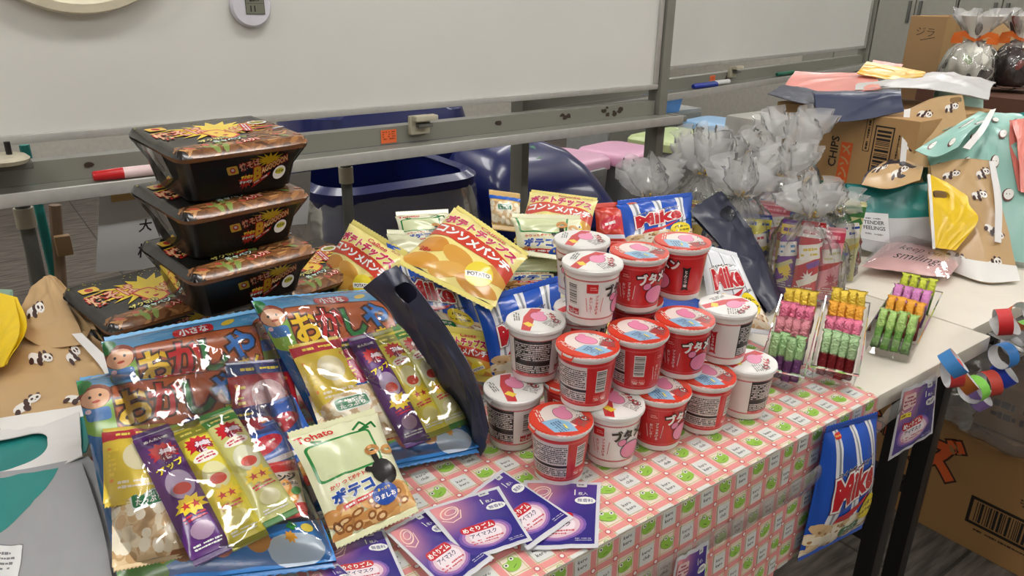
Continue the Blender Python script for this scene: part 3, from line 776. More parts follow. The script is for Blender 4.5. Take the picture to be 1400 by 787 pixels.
def d_consomme(w, h):
    d = Design(w, h); k = w / .135; U = lambda v: v * k
    # chips pictured on the lower half
    for (x, y, rx, ry, c, a) in ((-.046, -.028, .022, .017, (206, 140, 52), .4), (-.006, -.030, .026, .016, (216, 158, 66), -.3), (-.044, -.062, .024, .014, (214, 154, 60), .2), (-.008, -.058, .026, .013, (222, 168, 76), .5), (.036, -.060, .03, .014, (206, 144, 54), 0), (.05, -.026, .02, .016, (212, 152, 58), .5)):
        d.ell(U(x), U(y), U(rx), U(ry), c, a, 20)
    d.poly([(U(x), U(y)) for x, y in ((-.066, .024), (-.03, .029), (.03, .025), (.068, .016), (.068, -.018), (.03, -.008), (-.03, -.004), (-.066, -.010))], (204, 60, 38))
    d.text('コンソメパンチ', 0, U(.010), U(.0195), WHITE, rot=-.05, bold=.05, fit=U(.124), sy=1.25, edge=.02, ecol=(150, 34, 26))
    d.text('ポテトチップス', U(-.001), U(.040), U(.02), (190, 20, 84), rot=-.03, bold=.06, fit=U(.125), sy=1.45, edge=.05, ecol=(250, 240, 190))
    d.text('Calbee', U(.012), U(.061), U(.016), (196, 40, 40), bold=.03, edge=.03, ecol=(250, 235, 170))
    d.text('28g', U(-.05), U(-.045), U(.011), (190, 40, 36), bold=.03)
    d.ell(U(.032), U(-.040), U(.019), U(.023), (236, 214, 60), -.3, 18)
    d.rect(U(.032), U(-.042), U(.038), U(.009), WHITE, .5); d.text('POTATO', U(.032), U(-.042), U(.008), (60, 40, 20), rot=.5, bold=.03)
    d.scribble(U(.05), U(.068), U(.02), U(.006), 2, (150, 60, 50)); return d
def d_poteko(w, h):
    d = Design(w, h); k = w / .09; U = lambda v: v * k
    d.rect(U(-.006), U(.022), U(.068), U(.046), (40, 130, 60), .0, U(.005)); d.rect(U(-.006), U(.022), U(.063), U(.041), (206, 214, 168), .0, U(.004))
    d.line([(U(.012), U(.048)), (U(.022), U(.056)), (U(.028), U(.046)), (U(.018), U(.045)), (U(.034), U(.052)), (U(.036), U(.044))], U(.0026), (30, 118, 52))
    d.line([(U(-.022), U(.046)), (U(-.03), U(.049)), (U(-.026), U(.043))], U(.002), (30, 118, 52))
    d.text('Tohato', U(-.024), U(.055), U(.012), (200, 44, 40), bold=.025)
    chips(d, 0, U(-.049), U(.084), U(.03), 16, 3, RINGS, U(.006), U(.011))
    rr = random.Random(9); d2 = [(U(rr.uniform(-.04, .04)), U(rr.uniform(-.062, -.036)), U(rr.uniform(.004, .008)), U(rr.uniform(.003, .005)), rr.uniform(0, 3)) for _ in range(14)]
    d.dots(d2, (150, 92, 44), 10); d.dots([(a, b, c * .55, e * .5, f) for a, b, c, e, f in d2], (240, 204, 150), 8)
    d.text('かりっとポテト!', U(-.013), U(-.007), U(.009), (206, 60, 44), bold=.03, rot=.1, fit=U(.04))
    d.text('ポテコ', U(-.013), U(-.020), U(.018), (24, 70, 160), bold=.055, rot=.08, fit=U(.044), edge=.05, ecol=WHITE)
    d.rect(U(-.010), U(-.033), U(.036), U(.006), (196, 50, 46), .08); d.scribble(U(-.010), U(-.033), U(.032), U(.004), 1, WHITE, .08)
    d.ell(U(.024), U(-.013), U(.013), U(.016), BLACK, .2, 16); d.rect(U(.02), U(.006), U(.006), U(.02), BLACK, .1, U(.0025)); d.rect(U(.012), U(-.006), U(.014), U(.006), BLACK, -.5, U(.0025))
    d.ring(U(.020), U(.016), U(.0058), U(.004), U(.0042), (206, 146, 80)); d.ring(U(.037), U(.012), U(.0055), U(.004), U(.004), (222, 168, 100))
    d.ell(U(.016), U(-.037), U(.014), U(.012), (30, 76, 168)); d.text('うましお', U(.016), U(-.039), U(.008), WHITE, bold=.035, fit=U(.023)); d.text('あっさり', U(.016), U(-.031), U(.005), (250, 220, 60), bold=.02, fit=U(.014), res=1)
    d.ring(U(-.038), U(-.05), U(.0035), U(.0035), U(.0006), (60, 60, 60)); return d
def d_popcorn(w, h, flav=True):
    d = Design(w, h); k = w / .125; U = lambda v: v * k; hh = h / 2
    for x in (-.040, -.002, .036):
        d.poly([(U(x - .007), hh), (U(x + .007), hh), (U(x + .005), hh - U(.04)), (U(x + .009), -U(.02)), (U(x + .007), -U(.05)), (U(x - .009), -U(.05)), (U(x - .004), -U(.01)), (U(x - .006), hh - U(.05))], (232, 234, 238))
        d.line([(U(x), hh), (U(x + .001), hh - U(.05)), (U(x + .001), -U(.05))], U(.0035), (146, 150, 158))
    chips(d, 0, -hh + U(.024), w * .96, U(.052), 26, 5, POP, U(.007), U(.012))
    rr = random.Random(2); d.dots([(U(rr.uniform(-.06, .06)), -hh + U(rr.uniform(.004, .046)), U(.003), U(.0022), rr.uniform(0, 3)) for _ in range(26)], (178, 132, 84), 8)
    d.text('マイクポップコーン', U(-.004), U(.040), U(.009), (20, 24, 40), rot=.22, bold=.03, fit=U(.075), edge=.04, ecol=WHITE)
    d.text('Mike', U(-.004), U(.014), U(.05), (196, 22, 36), rot=.26, bold=.045, shear=.25, fit=U(.082), sy=1.35, edge=.05, ecol=WHITE, edge2=.02, ecol2=(120, 16, 30))
    d.poly([(U(-.03), U(-.028)), (U(.0), U(-.022)), (U(.028), U(-.005)), (U(.018), U(-.018)), (U(-.008), U(-.036)), (U(-.036), U(-.040))], (196, 22, 36))
    d.text('POPCORN', U(.036), U(-.010), U(.007), (30, 30, 40), rot=.6, bold=.02)
    d.ell(U(.034), U(-.034), U(.020), U(.021), (244, 220, 40))
    if flav: d.text('バター', U(.034), U(-.027), U(.009), BLACK, bold=.035, rot=.12); d.text('しょうゆ味', U(.034), U(-.039), U(.008), BLACK, bold=.035, rot=.12, fit=U(.034))
    else: d.scribble(U(.040), U(-.036), U(.03), U(.02), 2, BLACK, .12)
    d.rect(U(.004), -hh + U(.030), U(.036), U(.017), (26, 118, 70), .1, U(.005)); d.text('食物繊維', U(.004), -hh + U(.033), U(.006), WHITE, bold=.025, rot=.1); d.text('たっぷり', U(.004), -hh + U(.026), U(.006), WHITE, bold=.025, rot=.1)
    d.rect(U(-.040), hh - U(.006), U(.014), U(.007), (206, 40, 40), 0, U(.003)); d.text('Frito-Lay', U(-.040), hh - U(.006), U(.004), (250, 230, 120), bold=.02, fit=U(.012), res=1)
    return d
def d_eye(w, h):
    d = Design(w, h); k = w / .095; U = lambda v: v * k
    def grad(x, y):
        a = max(0, min(1, .5 + x / w * .7 - y / h * .8)); b = max(0, 1 - math.hypot(x / w + .38, y / h - .36) * 2.0)
        c = lerp((122, 80, 160), (44, 38, 128), min(1, a * 1.25)); return lerp(c, (226, 150, 152), min(1, b * 1.15))
    nx, ny = 8, 8; W, H = w * .90, h * .90
    T = []
    for i in range(nx):
        for j in range(ny):
            x0, x1 = -W / 2 + W * i / nx, -W / 2 + W * (i + 1) / nx; y0, y1 = -H / 2 + H * j / ny, -H / 2 + H * (j + 1) / ny
            T += [[(x0, y0), (x1, y0), (x1, y1)], [(x0, y0), (x1, y1), (x0, y1)]]
    d._push(T, grad)
    d.ring(U(-.026), U(.030), U(.013), U(.009), U(.0016), (250, 220, 205), .6); d.ring(U(-.024), U(.031), U(.008), U(.005), U(.001), (252, 236, 226), .4)
    d.line([(U(-.04), U(.02)), (U(-.03), U(.012)), (U(-.018), U(.016)), (U(-.012), U(.03))], U(.0012), (248, 214, 200))
    for s_, c in ((1, (120, 90, 168)), (.9, (170, 120, 176)), (.78, (226, 196, 208)), (.62, (240, 226, 232))): d.ell(U(-.004), U(-.022), U(.036 * s_), U(.021 * s_), c, .05, 20)
    d.rect(U(-.008), U(-.0085), U(.046), U(.012), (196, 40, 52), 0, U(.005)); d.text('めぐりズム', U(-.008), U(-.0085), U(.010), WHITE, bold=.03, fit=U(.041))
    d.text('アイマスク', U(-.006), U(-.020), U(.009), (56, 40, 92), bold=.02, fit=U(.036)); d.scribble(U(-.006), U(-.031), U(.044), U(.008), 2, (200, 90, 100), seed=4)
    d.text('1', U(.016), U(.031), U(.014), WHITE, bold=.0); d.text('枚入', U(.026), U(.029), U(.006), WHITE, bold=.0, res=1)
    d.ell(U(.029), U(.017), U(.013), U(.0065), WHITE); d.text('無香料', U(.029), U(.017), U(.0065), (70, 60, 130), bold=.01, res=1)
    d.rect(U(.024), U(.0445), U(.013), U(.008), (214, 214, 218), 0, U(.002)); d.scribble(U(.024), U(.0445), U(.009), U(.004), 1, (120, 120, 130))
    d.scribble(U(.028), U(-.042), U(.02), U(.005), 2, (200, 196, 220), th=.35); return d
def d_eye_front(w, h):
    d = d_eye(w, h); k = w / .095; U = lambda v: v * k
    d.rect(U(-.030), U(.010), U(.022), U(.007), (246, 226, 60)); d.scribble(U(-.030), U(.010), U(.018), U(.005), 1, (120, 90, 30))
    d.rect(U(-.026), U(.032), U(.03), U(.02), (230, 196, 196), 0, U(.004)); d.scribble(U(-.026), U(.032), U(.026), U(.016), 3, (160, 60, 90), seed=2)
    return d
def d_yaki_top(w, h):
    d = Design(w, h); k = w / .165; U = lambda v: v * k; rr = random.Random(11)
    # noodles pictured along the front and the right side
    d.poly([(U(x), U(y)) for x, y in ((-.074, -.042), (-.03, -.038), (.016, -.036), (.036, -.012), (.050, .030), (.079, .034), (.08, -.05), (.072, -.0648), (-.066, -.0648), (-.078, -.05))], (128, 84, 50))
    for c in NOOD:
        it = []
        for _ in range(70):
            x, y = rr.uniform(-.076, .078), rr.uniform(-.065, .028)
            if y > -.042 + max(0, x - .012) * 1.7: continue
            it.append((U(x), U(y), U(rr.uniform(.005, .011)), U(.0016), rr.uniform(-.6, .9)))
        d.dots(it, c, 8)
    d.dots([(U(rr.uniform(-.07, .075)), U(rr.uniform(-.058, -.03)), U(rr.uniform(.004, .008)), U(rr.uniform(.0025, .004)), rr.uniform(0, 3)) for _ in range(8)], (132, 150, 76), 8)
    d.dots([(U(rr.uniform(-.07, .075)), U(rr.uniform(-.058, .0)), U(rr.uniform(.004, .007)), U(rr.uniform(.0025, .004)), rr.uniform(0, 3)) for _ in range(7)], (190, 92, 70), 8)
    d.dots([(U(rr.uniform(-.08, .06)), U(rr.uniform(.04, .063)), U(.0009), U(.0009), 0) for _ in range(30)], (206, 196, 70), 6)
    d.burst(U(.0), U(.008), U(.032), U(.062), 19, (246, 214, 40), 1.1, .58, 3)
    d.line([(U(-.07), U(.020)), (U(-.04), U(.026))], U(.002), (222, 190, 40)); d.line([(U(-.072), U(.012)), (U(-.045), U(.020))], U(.0016), (222, 190, 40))
    d.rect(U(-.058), U(.036), U(.022), U(.014), (236, 190, 60), .1, U(.003)); d.ell(U(-.058), U(.036), U(.005), U(.005), (200, 50, 40))
    d.text('焼そば', U(-.042), U(.008), U(.03), (244, 186, 140), rot=.16, bold=.02, fit=U(.060), sy=1.4, edge=.06, ecol=(190, 40, 30))
    d.text('B', U(-.004), U(-.014), U(.044), (250, 206, 60), rot=.3, bold=.05, edge=.06, ecol=(206, 50, 36)); d.text('AGOOOON', U(.036), U(.006), U(.02), (250, 216, 130), rot=.5, bold=.03, fit=U(.064), sy=1.8, edge=.08, ecol=(206, 50, 36))
    d.text('ザク切り', U(-.024), U(-.032), U(.01), (240, 226, 120), rot=.12, bold=.03, fit=U(.036), edge=.10, ecol=(20, 20, 18))
    d.text('キャベツ', U(-.012), U(-.041), U(.01), (232, 250, 240), rot=.12, bold=.03, fit=U(.036), edge=.10, ecol=(30, 50, 40)); d.text('入り!!', U(.010), U(-.050), U(.01), (250, 220, 200), rot=.12, bold=.03, fit=U(.022), edge=.12, ecol=(190, 40, 30))
    d.rect(U(.034), U(.000), U(.010), U(.034), (206, 44, 36), -.3, U(.002)); d.scribble(U(.034), U(.0), U(.028), U(.007), 2, WHITE, 1.27)
    d.ell(U(.058), U(.016), U(.013), U(.008), WHITE, .1); d.ell(U(.058), U(.016), U(.010), U(.0055), (190, 180, 60), .1); d.text('わかめ', U(.058), U(.016), U(.006), (40, 80, 30), bold=.03)
    d.line([(U(.040), U(-.010)), (U(.066), U(-.004))], U(.004), (206, 66, 50)); d.line([(U(.060), U(-.018)), (U(.076), U(-.012))], U(.003), (210, 214, 224))
    return d
def d_yaki_side(w, h):
    d = Design(w, h); k = w / .15; U = lambda v: v * k
    d.rect(U(-.023), U(.006), U(.015), U(.012), (236, 196, 70), .05, U(.002)); d.ell(U(-.023), U(.006), U(.004), U(.004), (206, 60, 40)); d.ell(U(-.023), U(.0065), U(.0022), U(.002), WHITE)
    d.burst(U(.032), U(.014), U(.010), U(.026), 15, (246, 214, 40), 1.15, .5, 4)
    d.text('焼そば', U(.002), U(.011), U(.012), (246, 200, 160), rot=.18, bold=.02, fit=U(.030), sy=1.1, edge=.07, ecol=(196, 44, 32))
    d.text('B', U(.014), U(-.003), U(.027), (250, 206, 60), rot=.2, bold=.05, edge=.06, ecol=(206, 50, 36), sx=.9); d.text('AGOOOON', U(.040), U(.007), U(.014), (250, 222, 150), rot=.34, bold=.03, fit=U(.044), sy=1.5, edge=.09, ecol=(206, 50, 36))
    d.poly([(U(.008), U(-.023)), (U(.012), U(-.014)), (U(.036), U(-.003)), (U(.034), U(-.009)), (U(.014), U(-.021))], (206, 50, 40))
    d.scribble(U(.022), U(-.012), U(.024), U(.004), 1, WHITE, .42)
    d.burst(U(-.004), U(-.012), U(.007), U(.011), 12, (190, 40, 32), 1.2, 1, 5)
    d.text('ザク切り', U(-.004), U(-.006), U(.006), (250, 220, 60), bold=.03, edge=.08, ecol=BLACK, fit=U(.02), res=1)
    d.text('キャベツ', U(-.004), U(-.013), U(.006), WHITE, bold=.03, edge=.08, ecol=BLACK, fit=U(.021), res=1)
    d.ell(U(.052), U(-.006), U(.011), U(.010), WHITE); d.ell(U(.052), U(-.004), U(.0078), U(.0045), (206, 196, 60)); d.text('わかめ', U(.052), U(-.004), U(.005), (40, 80, 30), bold=.03, res=1)
    return d
def d_cup(w, h, red):
    """wrap print, u=0 is the logo"""
    d = Design(w, h); D = lambda a: a / 360 * w; hh = h / 2; T = .0665
    body = (206, 34, 38); pink = (232, 138, 176)
    line = (226, 96, 96) if red else (206, 44, 48); fg = WHITE if red else (206, 40, 44); k = 1
    if red: d.rect(0, -.0005, w, h * .80, body)
    for y in (h * .33, -h * .37):
        for q in range(2):
            pts = [(-w / 2 + w * i / 160, y + .0009 * math.sin(i * PI / 2 + q * PI)) for i in range(161)]
            d.line(pts, .0007, line)
    # back panel of small print
    c = D(168); pw = D(88)
    for c in (D(168), D(168) - w):
        d.rect(c, .0, pw, h * .66, (52, 50, 50) if not red else (214, 206, 204)); 
        d.scribble(c, .0075, pw * .94, h * .34, 9, (226, 222, 218) if not red else (30, 28, 28), seed=4, fill=.92, th=.62)
        d.rect(c, -.008, pw, .0035, (24, 22, 22)); d.scribble(c, -.016, pw * .94, h * .15, 4, (226, 222, 218) if not red else (30, 28, 28), seed=6, fill=.92, th=.62)
        d.rect(c, -.0235, pw, .003, (230, 120, 120)); d.scribble(c, -.0235, pw * .9, .0025, 1, (130, 30, 30), seed=6)
    # barcode standing on its side
    bx = D(-116); d.barcode(bx, .004, .026, .0115, PI / 2, 24, bg=(238, 236, 232))
    for q in (-1, 1):
        d.rect(bx + q * .0045, -.018, .008, .008, (190, 34, 38) if not red else (226, 90, 84)); d.scribble(bx + q * .0045, -.019, .007, .004, 2, WHITE, seed=3)
    # phrase and emblem
    ex = D(-66); d.rect(ex - .003, .014, .013, .0115, line); d.rect(ex - .003, .014, .012, .0105, body); d.scribble(ex - .003, .014, .010, .005, 2, (240, 170, 160), seed=2)
    d.text('ブッタまげる', ex + .003, -.007, .0042, fg, bold=.02, vert=True, res=1); d.text('おいしさ!', ex - .004, -.007, .0042, fg, bold=.02, vert=True, res=1)
    for q in (-1, 1): d.line([(ex + q * .010, .002), (ex + q * .008, -.016)], .0006, fg)
    # logo over a plain pink patch
    d.ell(.002, -.011, .0145, .0125, BLACK, .1, 20); d.ell(.002, -.011, .0136, .0116, pink, .1, 20)
    d.ell(-.011, .001, .0058, .005, BLACK, .5); d.ell(-.011, .001, .005, .0043, pink, .5)
    d.text('ブタメン', .002, .0125, .013, WHITE if red else BLACK, rot=.12, bold=.05 if red else .06, fit=.050, edge=.10 if red else 0, ecol=BLACK, shear=-.1, sy=1.15)
    # flavour banner
    fx = D(66); bc = BLACK if red else (196, 34, 40)
    d.poly([(fx - .0042, .008), (fx - .0055, .012), (fx, .010), (fx + .0055, .012), (fx + .0042, .008), (fx + .0036, -.017), (fx + .005, -.021), (fx, -.0195), (fx - .005, -.021), (fx - .0036, -.017)], bc)
    d.text('とんこつ味' if red else 'しょうゆ味', fx, -.0045, .0047, WHITE, bold=.03, vert=True, res=1)
    return d
def d_lid(red):
    d = Design(.072, .072); R = .034
    if red:
        d.ell(0, 0, R, R, (222, 66, 44), 0, 36); d.ell(-.003, .003, .025, .022, (240, 226, 218), .3, 24)
        d.poly([(.0, -.024), (.024, -.020), (.031, .004), (.012, .004), (.0, -.006)], (146, 190, 220)); d.scribble(.016, -.010, .022, .012, 4, (70, 90, 130), .1); d.scribble(.019, -.004, .012, .004, 1, (250, 230, 90))
        d.rect(.015, .016, .014, .02, (206, 44, 40), .4)
    else:
        d.ell(0, 0, R, R, (236, 234, 230), 0, 36)
        d.poly([(-.032, .003), (-.01, -.012), (.024, -.024), (.030, -.015), (.0, -.002), (-.028, .015)], (206, 50, 56)); d.rect(.012, -.012, .012, .008, (246, 214, 70), .4)
    d.ell(-.006, .005, .0135, .0095, (150, 60, 90), .15, 20); d.ell(-.006, .005, .0128, .0088, (236, 146, 182), .15, 20)
    d.ell(-.017, .011, .0045, .0035, (236, 146, 182), .6)
    d.text('ブタメン', .002, .021, .007, WHITE if red else (206, 44, 48), bold=.04, fit=.03, edge=.08, ecol=BLACK, rot=.1)
    d.scribble(.016, .014, .018, .014, 5, (120, 118, 118), .5, seed=9); d.ring(.012, .022, .0045, .0045, .0007, (70, 70, 70))
    d.scribble(-.012, -.020, .024, .008, 3, (250, 240, 230) if red else (60, 60, 60), -.2, seed=2)
    return d
def d_umaibo(w, h, base, band, acc, name, name2):
    """snack stick: w narrow, h long; the cartoon on the wrapper is left as a plain pale oval"""
    d = Design(w, h)
    d.rect(0, h * .43, w, h * .08, band); (d.text(name, 0, h * .43, .006, WHITE, bold=.03, fit=w * .62) if name else d.scribble(0, h * .43, w * .6, h * .035, 1, (250, 236, 120)))
    d.burst(0, h * .30, w * .24, w * .36, 12, (196, 30, 40), 1.2, 1, 3); d.text('棒', w * .10, h * .27, w * .42, (236, 220, 230), bold=.04, edge=.05, ecol=(120, 20, 50))
    (d.text(name2, 0, h * .16, w * .20, acc, bold=.04, rot=.25, fit=w * .7, edge=.05, ecol=(40, 30, 40)) if name2 else (d.ell(0, h * .17, w * .34, h * .045, (244, 240, 226), .1), d.scribble(0, h * .17, w * .5, h * .05, 2, (200, 60, 90), .1)))
    d.ell(0, h * .0, w * .33, h * .115, lerp(base, (222, 222, 222), .62), 0, 20)
    d.ell(0, -h * .035, w * .22, h * .045, (200, 64, 44), 0, 16)
    d.burst(0, -h * .17, w * .28, w * .42, 10, (240, 210, 50), 1, .8, 6); d.text('★★', 0, -h * .17, w * .25, (190, 40, 40), bold=.03)
    d.scribble(0, -h * .26, w * .6, h * .05, 2, (206, 30, 60), .1)
    d.ell(0, -h * .36, w * .28, h * .06, lerp(base, (240, 230, 210), .5), 0, 14)
    d.scribble(0, -h * .45, w * .7, h * .04, 2, (240, 240, 240)); return d
def d_header(w, h, full=True):
    """backing card of the assortment bag: sky, children, sign board"""
    d = Design(w, h); k = w / .2; U = lambda v: v * k; t = h / 2
    d.rect(0, 0, w, h, (60, 60, 76)); d.rect(-w / 2 + U(.006), 0, U(.012), h, (30, 110, 180)); d.rect(w / 2 - U(.005), 0, U(.010), h, (40, 40, 110))
    d.rect(0, t - U(.032), w, U(.064), (96, 170, 220)); d.ell(0, t - U(.058), U(.11), U(.030), (140, 190, 80), 0, 24)
    for x in (-.086, .090):
        x = U(x); d.ell(x, t - U(.026), U(.017), U(.016), (150, 62, 34)); d.ell(x, t - U(.029), U(.014), U(.013), (246, 190, 150))
        d.dots([(x - U(.005), t - U(.027), U(.0016), U(.002), 0), (x + U(.005), t - U(.027), U(.0016), U(.002), 0)], (40, 26, 24), 8); d.ell(x, t - U(.034), U(.004), U(.0016), (200, 80, 60)); d.rect(x, t - U(.049), U(.024), U(.014), (70, 130, 200), 0, U(.004))
    d.dots([(U(-.095), t - U(.008), U(.009), U(.007), 0), (U(-.099), t - U(.014), U(.007), U(.006), 0)], (40, 140, 60), 12)
    d.ell(U(.045), t - U(.010), U(.010), U(.004), (250, 214, 60), .3)
    d.dots([(U(x), t - U(.044 + .006 * (i % 2)), U(.003), U(.003), 0) for i, x in enumerate((-.058, -.054, -.095, .058, .064, .098))], (250, 220, 230), 8)
    d.rect(U(.004), t - U(.048), U(.150), U(.056), (120, 60, 24), -.01, U(.003)); d.rect(U(.004), t - U(.048), U(.146), U(.052), (190, 96, 46), -.01, U(.003))
    for i, (ch, c) in enumerate(zip('おかしや', ((250, 206, 40), (206, 30, 34), (30, 130, 60), (40, 120, 206)))):
        d.text(ch, U(-.050 + .034 * i), t - U(.048 - .003 * (i % 2)), U(.041), c, rot=.06, bold=.03, edge=.06, ecol=(70, 30, 16))
    d.text('さん', U(.062), t - U(.067), U(.019), (250, 206, 40), bold=.05, edge=.07, ecol=(70, 30, 16))
    d.rect(U(.0), t - U(.014), U(.05), U(.013), (206, 36, 40), .03, U(.006)); d.text('小さな', 0, t - U(.014), U(.012), WHITE, bold=.04, rot=.03)
    b = -h / 2
    d.rect(0, b + U(.019), w, U(.038), (50, 130, 210)); 
    for i, c in enumerate(((230, 90, 90), (250, 200, 80), (120, 200, 120), (110, 160, 230))): d.line([(U(-.075 + .012 * q), b + U(.010 + .018 * math.sin(q / 12 * PI) - i * .0026)) for q in range(13)], U(.003), c)
    d.ell(U(.065), b + U(.012), U(.028), U(.014), (196, 214, 234)); d.ell(U(-.085), b + U(.006), U(.03), U(.012), (110, 180, 80))
    for x, c in ((-.040, (150, 92, 44)), (-.005, (244, 150, 130)), (.030, (206, 140, 60))):
        d.dots([(U(x - .009), b + U(.030), U(.004), U(.004), 0), (U(x + .009), b + U(.030), U(.004), U(.004), 0)], c, 10); d.ell(U(x), b + U(.022), U(.012), U(.011), c); d.dots([(U(x - .004), b + U(.024), U(.0013), U(.0016), 0), (U(x + .004), b + U(.024), U(.0013), U(.0016), 0)], (40, 26, 20), 8)
    d.burst(U(.062), b + U(.022), U(.004), U(.007), 8, (246, 170, 50)); d.ell(U(.082), b + U(.030), U(.006), U(.005), (250, 226, 90)); d.dots([(U(.068 + .003 * math.cos(q * PI / 2)), b + U(.034 + .003 * math.sin(q * PI / 2)), U(.0024), U(.0024), 0) for q in range(4)], (40, 150, 60), 8)
    return d
def d_panda_snack(w, h, base, acc):
    """colourful pouch: plain white patch where the cartoon sits"""
    d = Design(w, h)
    d.rect(0, h * .42, w, h * .16, acc); d.scribble(0, h * .42, w * .6, h * .08, 1, (250, 230, 90))
    d.ell(w * .05, h * .05, w * .26, h * .2, lerp(base, (232, 232, 230), .7), 0, 20); d.scribble(0, -h * .32, w * .6, h * .12, 2, (250, 240, 220))
    d.dots([(w * x, h * y, w * .03, w * .03, 0) for x, y in ((-.4, .2), (.42, -.1), (-.38, -.25), (.36, .25), (.3, -.35))], (246, 150, 60), 8)
    d.scribble(-w * .36, 0, w * .12, h * .4, 6, (250, 220, 80)); return d
def d_orange(w, h):
    d = Design(w, h); d.rect(0, h * .41, w, h * .18, (214, 50, 44)); d.rect(0, -h * .42, w, h * .16, (214, 50, 44))
    for x, y in ((-.18, -.18), (.16, -.20), (.05, -.02)):
        d.ell(w * x, h * y, w * .22, w * .22, (240, 150, 50)); d.ell(w * x, h * y, w * .17, w * .17, (250, 190, 90))
        for q in range(6): d.line([(w * x, h * y), (w * x + w * .17 * math.cos(q), h * y + w * .17 * math.sin(q))], w * .015, (240, 160, 60))
    d.ell(w * .34, -h * .12, w * .10, h * .08, (60, 140, 60), .5)
    d.text('オレンジ', 0, h * .18, h * .14, BLACK, bold=.06, fit=w * .8, edge=.04, ecol=(250, 230, 200)); d.text('マーブルフーセンガム', 0, h * .04, h * .07, BLACK, bold=.05, fit=w * .8, res=1); return d
def d_small_pop(w, h):
    d = Design(w, h); chips(d, 0, -h * .12, w, h * .7, 30, 8, POP, w * .06, w * .12); d.rect(0, h * .1, w * .5, h * .22, (240, 244, 238), .1, w * .06); d.rect(0, h * .1, w * .46, h * .18, (34, 126, 80), .1, w * .05)
    d.text('食物繊維', 0, h * .13, h * .06, WHITE, bold=.03, rot=.1, fit=w * .4); d.text('たっぷり', 0, h * .06, h * .06, WHITE, bold=.03, rot=.1, fit=w * .36); d.rect(0, h * .44, w, h * .14, (30, 90, 190)); return d
def d_blue_snack(w, h):
    d = Design(w, h); d.ell(0, 0, w * .4, h * .2, (206, 40, 60), .2); d.scribble(0, 0, w * .5, h * .14, 1, WHITE, .2); d.rect(0, -h * .38, w, h * .1, (232, 232, 238)); return d
def panda(d, x, y, s, rot, rr):
    """one small two-tone panda of a repeat pattern"""
    c, q = math.cos(rot), math.sin(rot); T = lambda a, b: (x + s * (a * c - b * q), y + s * (a * q + b * c))
    dk = (66, 40, 36)
    d.dots([(*T(-.9, .05), s * .95, s * .62, rot)], (236, 232, 226), 12)
    d.dots([(*T(-.5, -.35), s * .34, s * .5, rot + .4), (*T(-1.5, -.35), s * .3, s * .45, rot - .3), (*T(-.35, .35), s * .3, s * .62, rot)], dk, 10)
    d.dots([(*T(.25, .95), s * .26, s * .26, 0), (*T(.95, .75), s * .26, s * .26, 0)], dk, 8)
    d.dots([(*T(.5, .35), s * .68, s * .58, rot)], (240, 236, 230), 12)
    d.dots([(*T(.25, .42), s * .17, s * .2, rot), (*T(.8, .35), s * .17, s * .2, rot), (*T(.55, .12), s * .09, s * .07, rot)], dk, 8)
def d_panda(w, h, n=12, s=.010, seed=1, band=None):
    d = Design(w, h); rr = random.Random(seed)
    nx = max(1, int(w / .055)); ny = max(1, int(h / .05))
    for i in range(nx):
        for j in range(ny): panda(d, -w / 2 + w * (i + .5 + .25 * ((j % 2) - .5)) / nx + rr.uniform(-.006, .006), -h / 2 + h * (j + .5) / ny + rr.uniform(-.006, .006), s, rr.uniform(-.7, .7), rr)
    if band: d.rect(0, -h / 2 + band / 2, w, band, (236, 234, 230))
    return d
def d_coconut(w, h, seed=2):
    d = Design(w, h); rr = random.Random(seed); nx = max(1, int(w / .06)); ny = max(1, int(h / .05))
    for i in range(nx):
        for j in range(ny):
            x = -w / 2 + w * (i + .5 + .3 * ((j % 2) - .5)) / nx; y = -h / 2 + h * (j + .5) / ny; a = rr.uniform(0, 3)
            d.ell(x, y, .013, .009, (96, 48, 40), a, 14); d.ell(x + .0015, y + .001, .0112, .0072, (240, 238, 232), a, 14); d.dots([(x - .003, y + .001, .001, .001, 0), (x + .003, y + .001, .001, .001, 0)], (50, 30, 30), 6)
    return d
def d_tender(w, h):
    d = Design(w, h); d.rect(0, -h * .24, w, h * .52, (196, 198, 200)); x = -w * .22
    d.rect(x, -h * .12, w * .36, h * .42, (150, 152, 152)); d.rect(x, -h * .12, w * .35, h * .41, (226, 228, 230))
    d.scribble(x, h * .0, w * .2, .005, 1, (120, 122, 124)); d.text('TENDER', x, -h * .06, .012, (60, 62, 64), bold=.02, fit=w * .24); d.text('FEELINGS', x, -h * .14, .012, (60, 62, 64), bold=.02, fit=w * .26); d.scribble(x, -h * .23, w * .24, .006, 1, (150, 150, 150)); return d
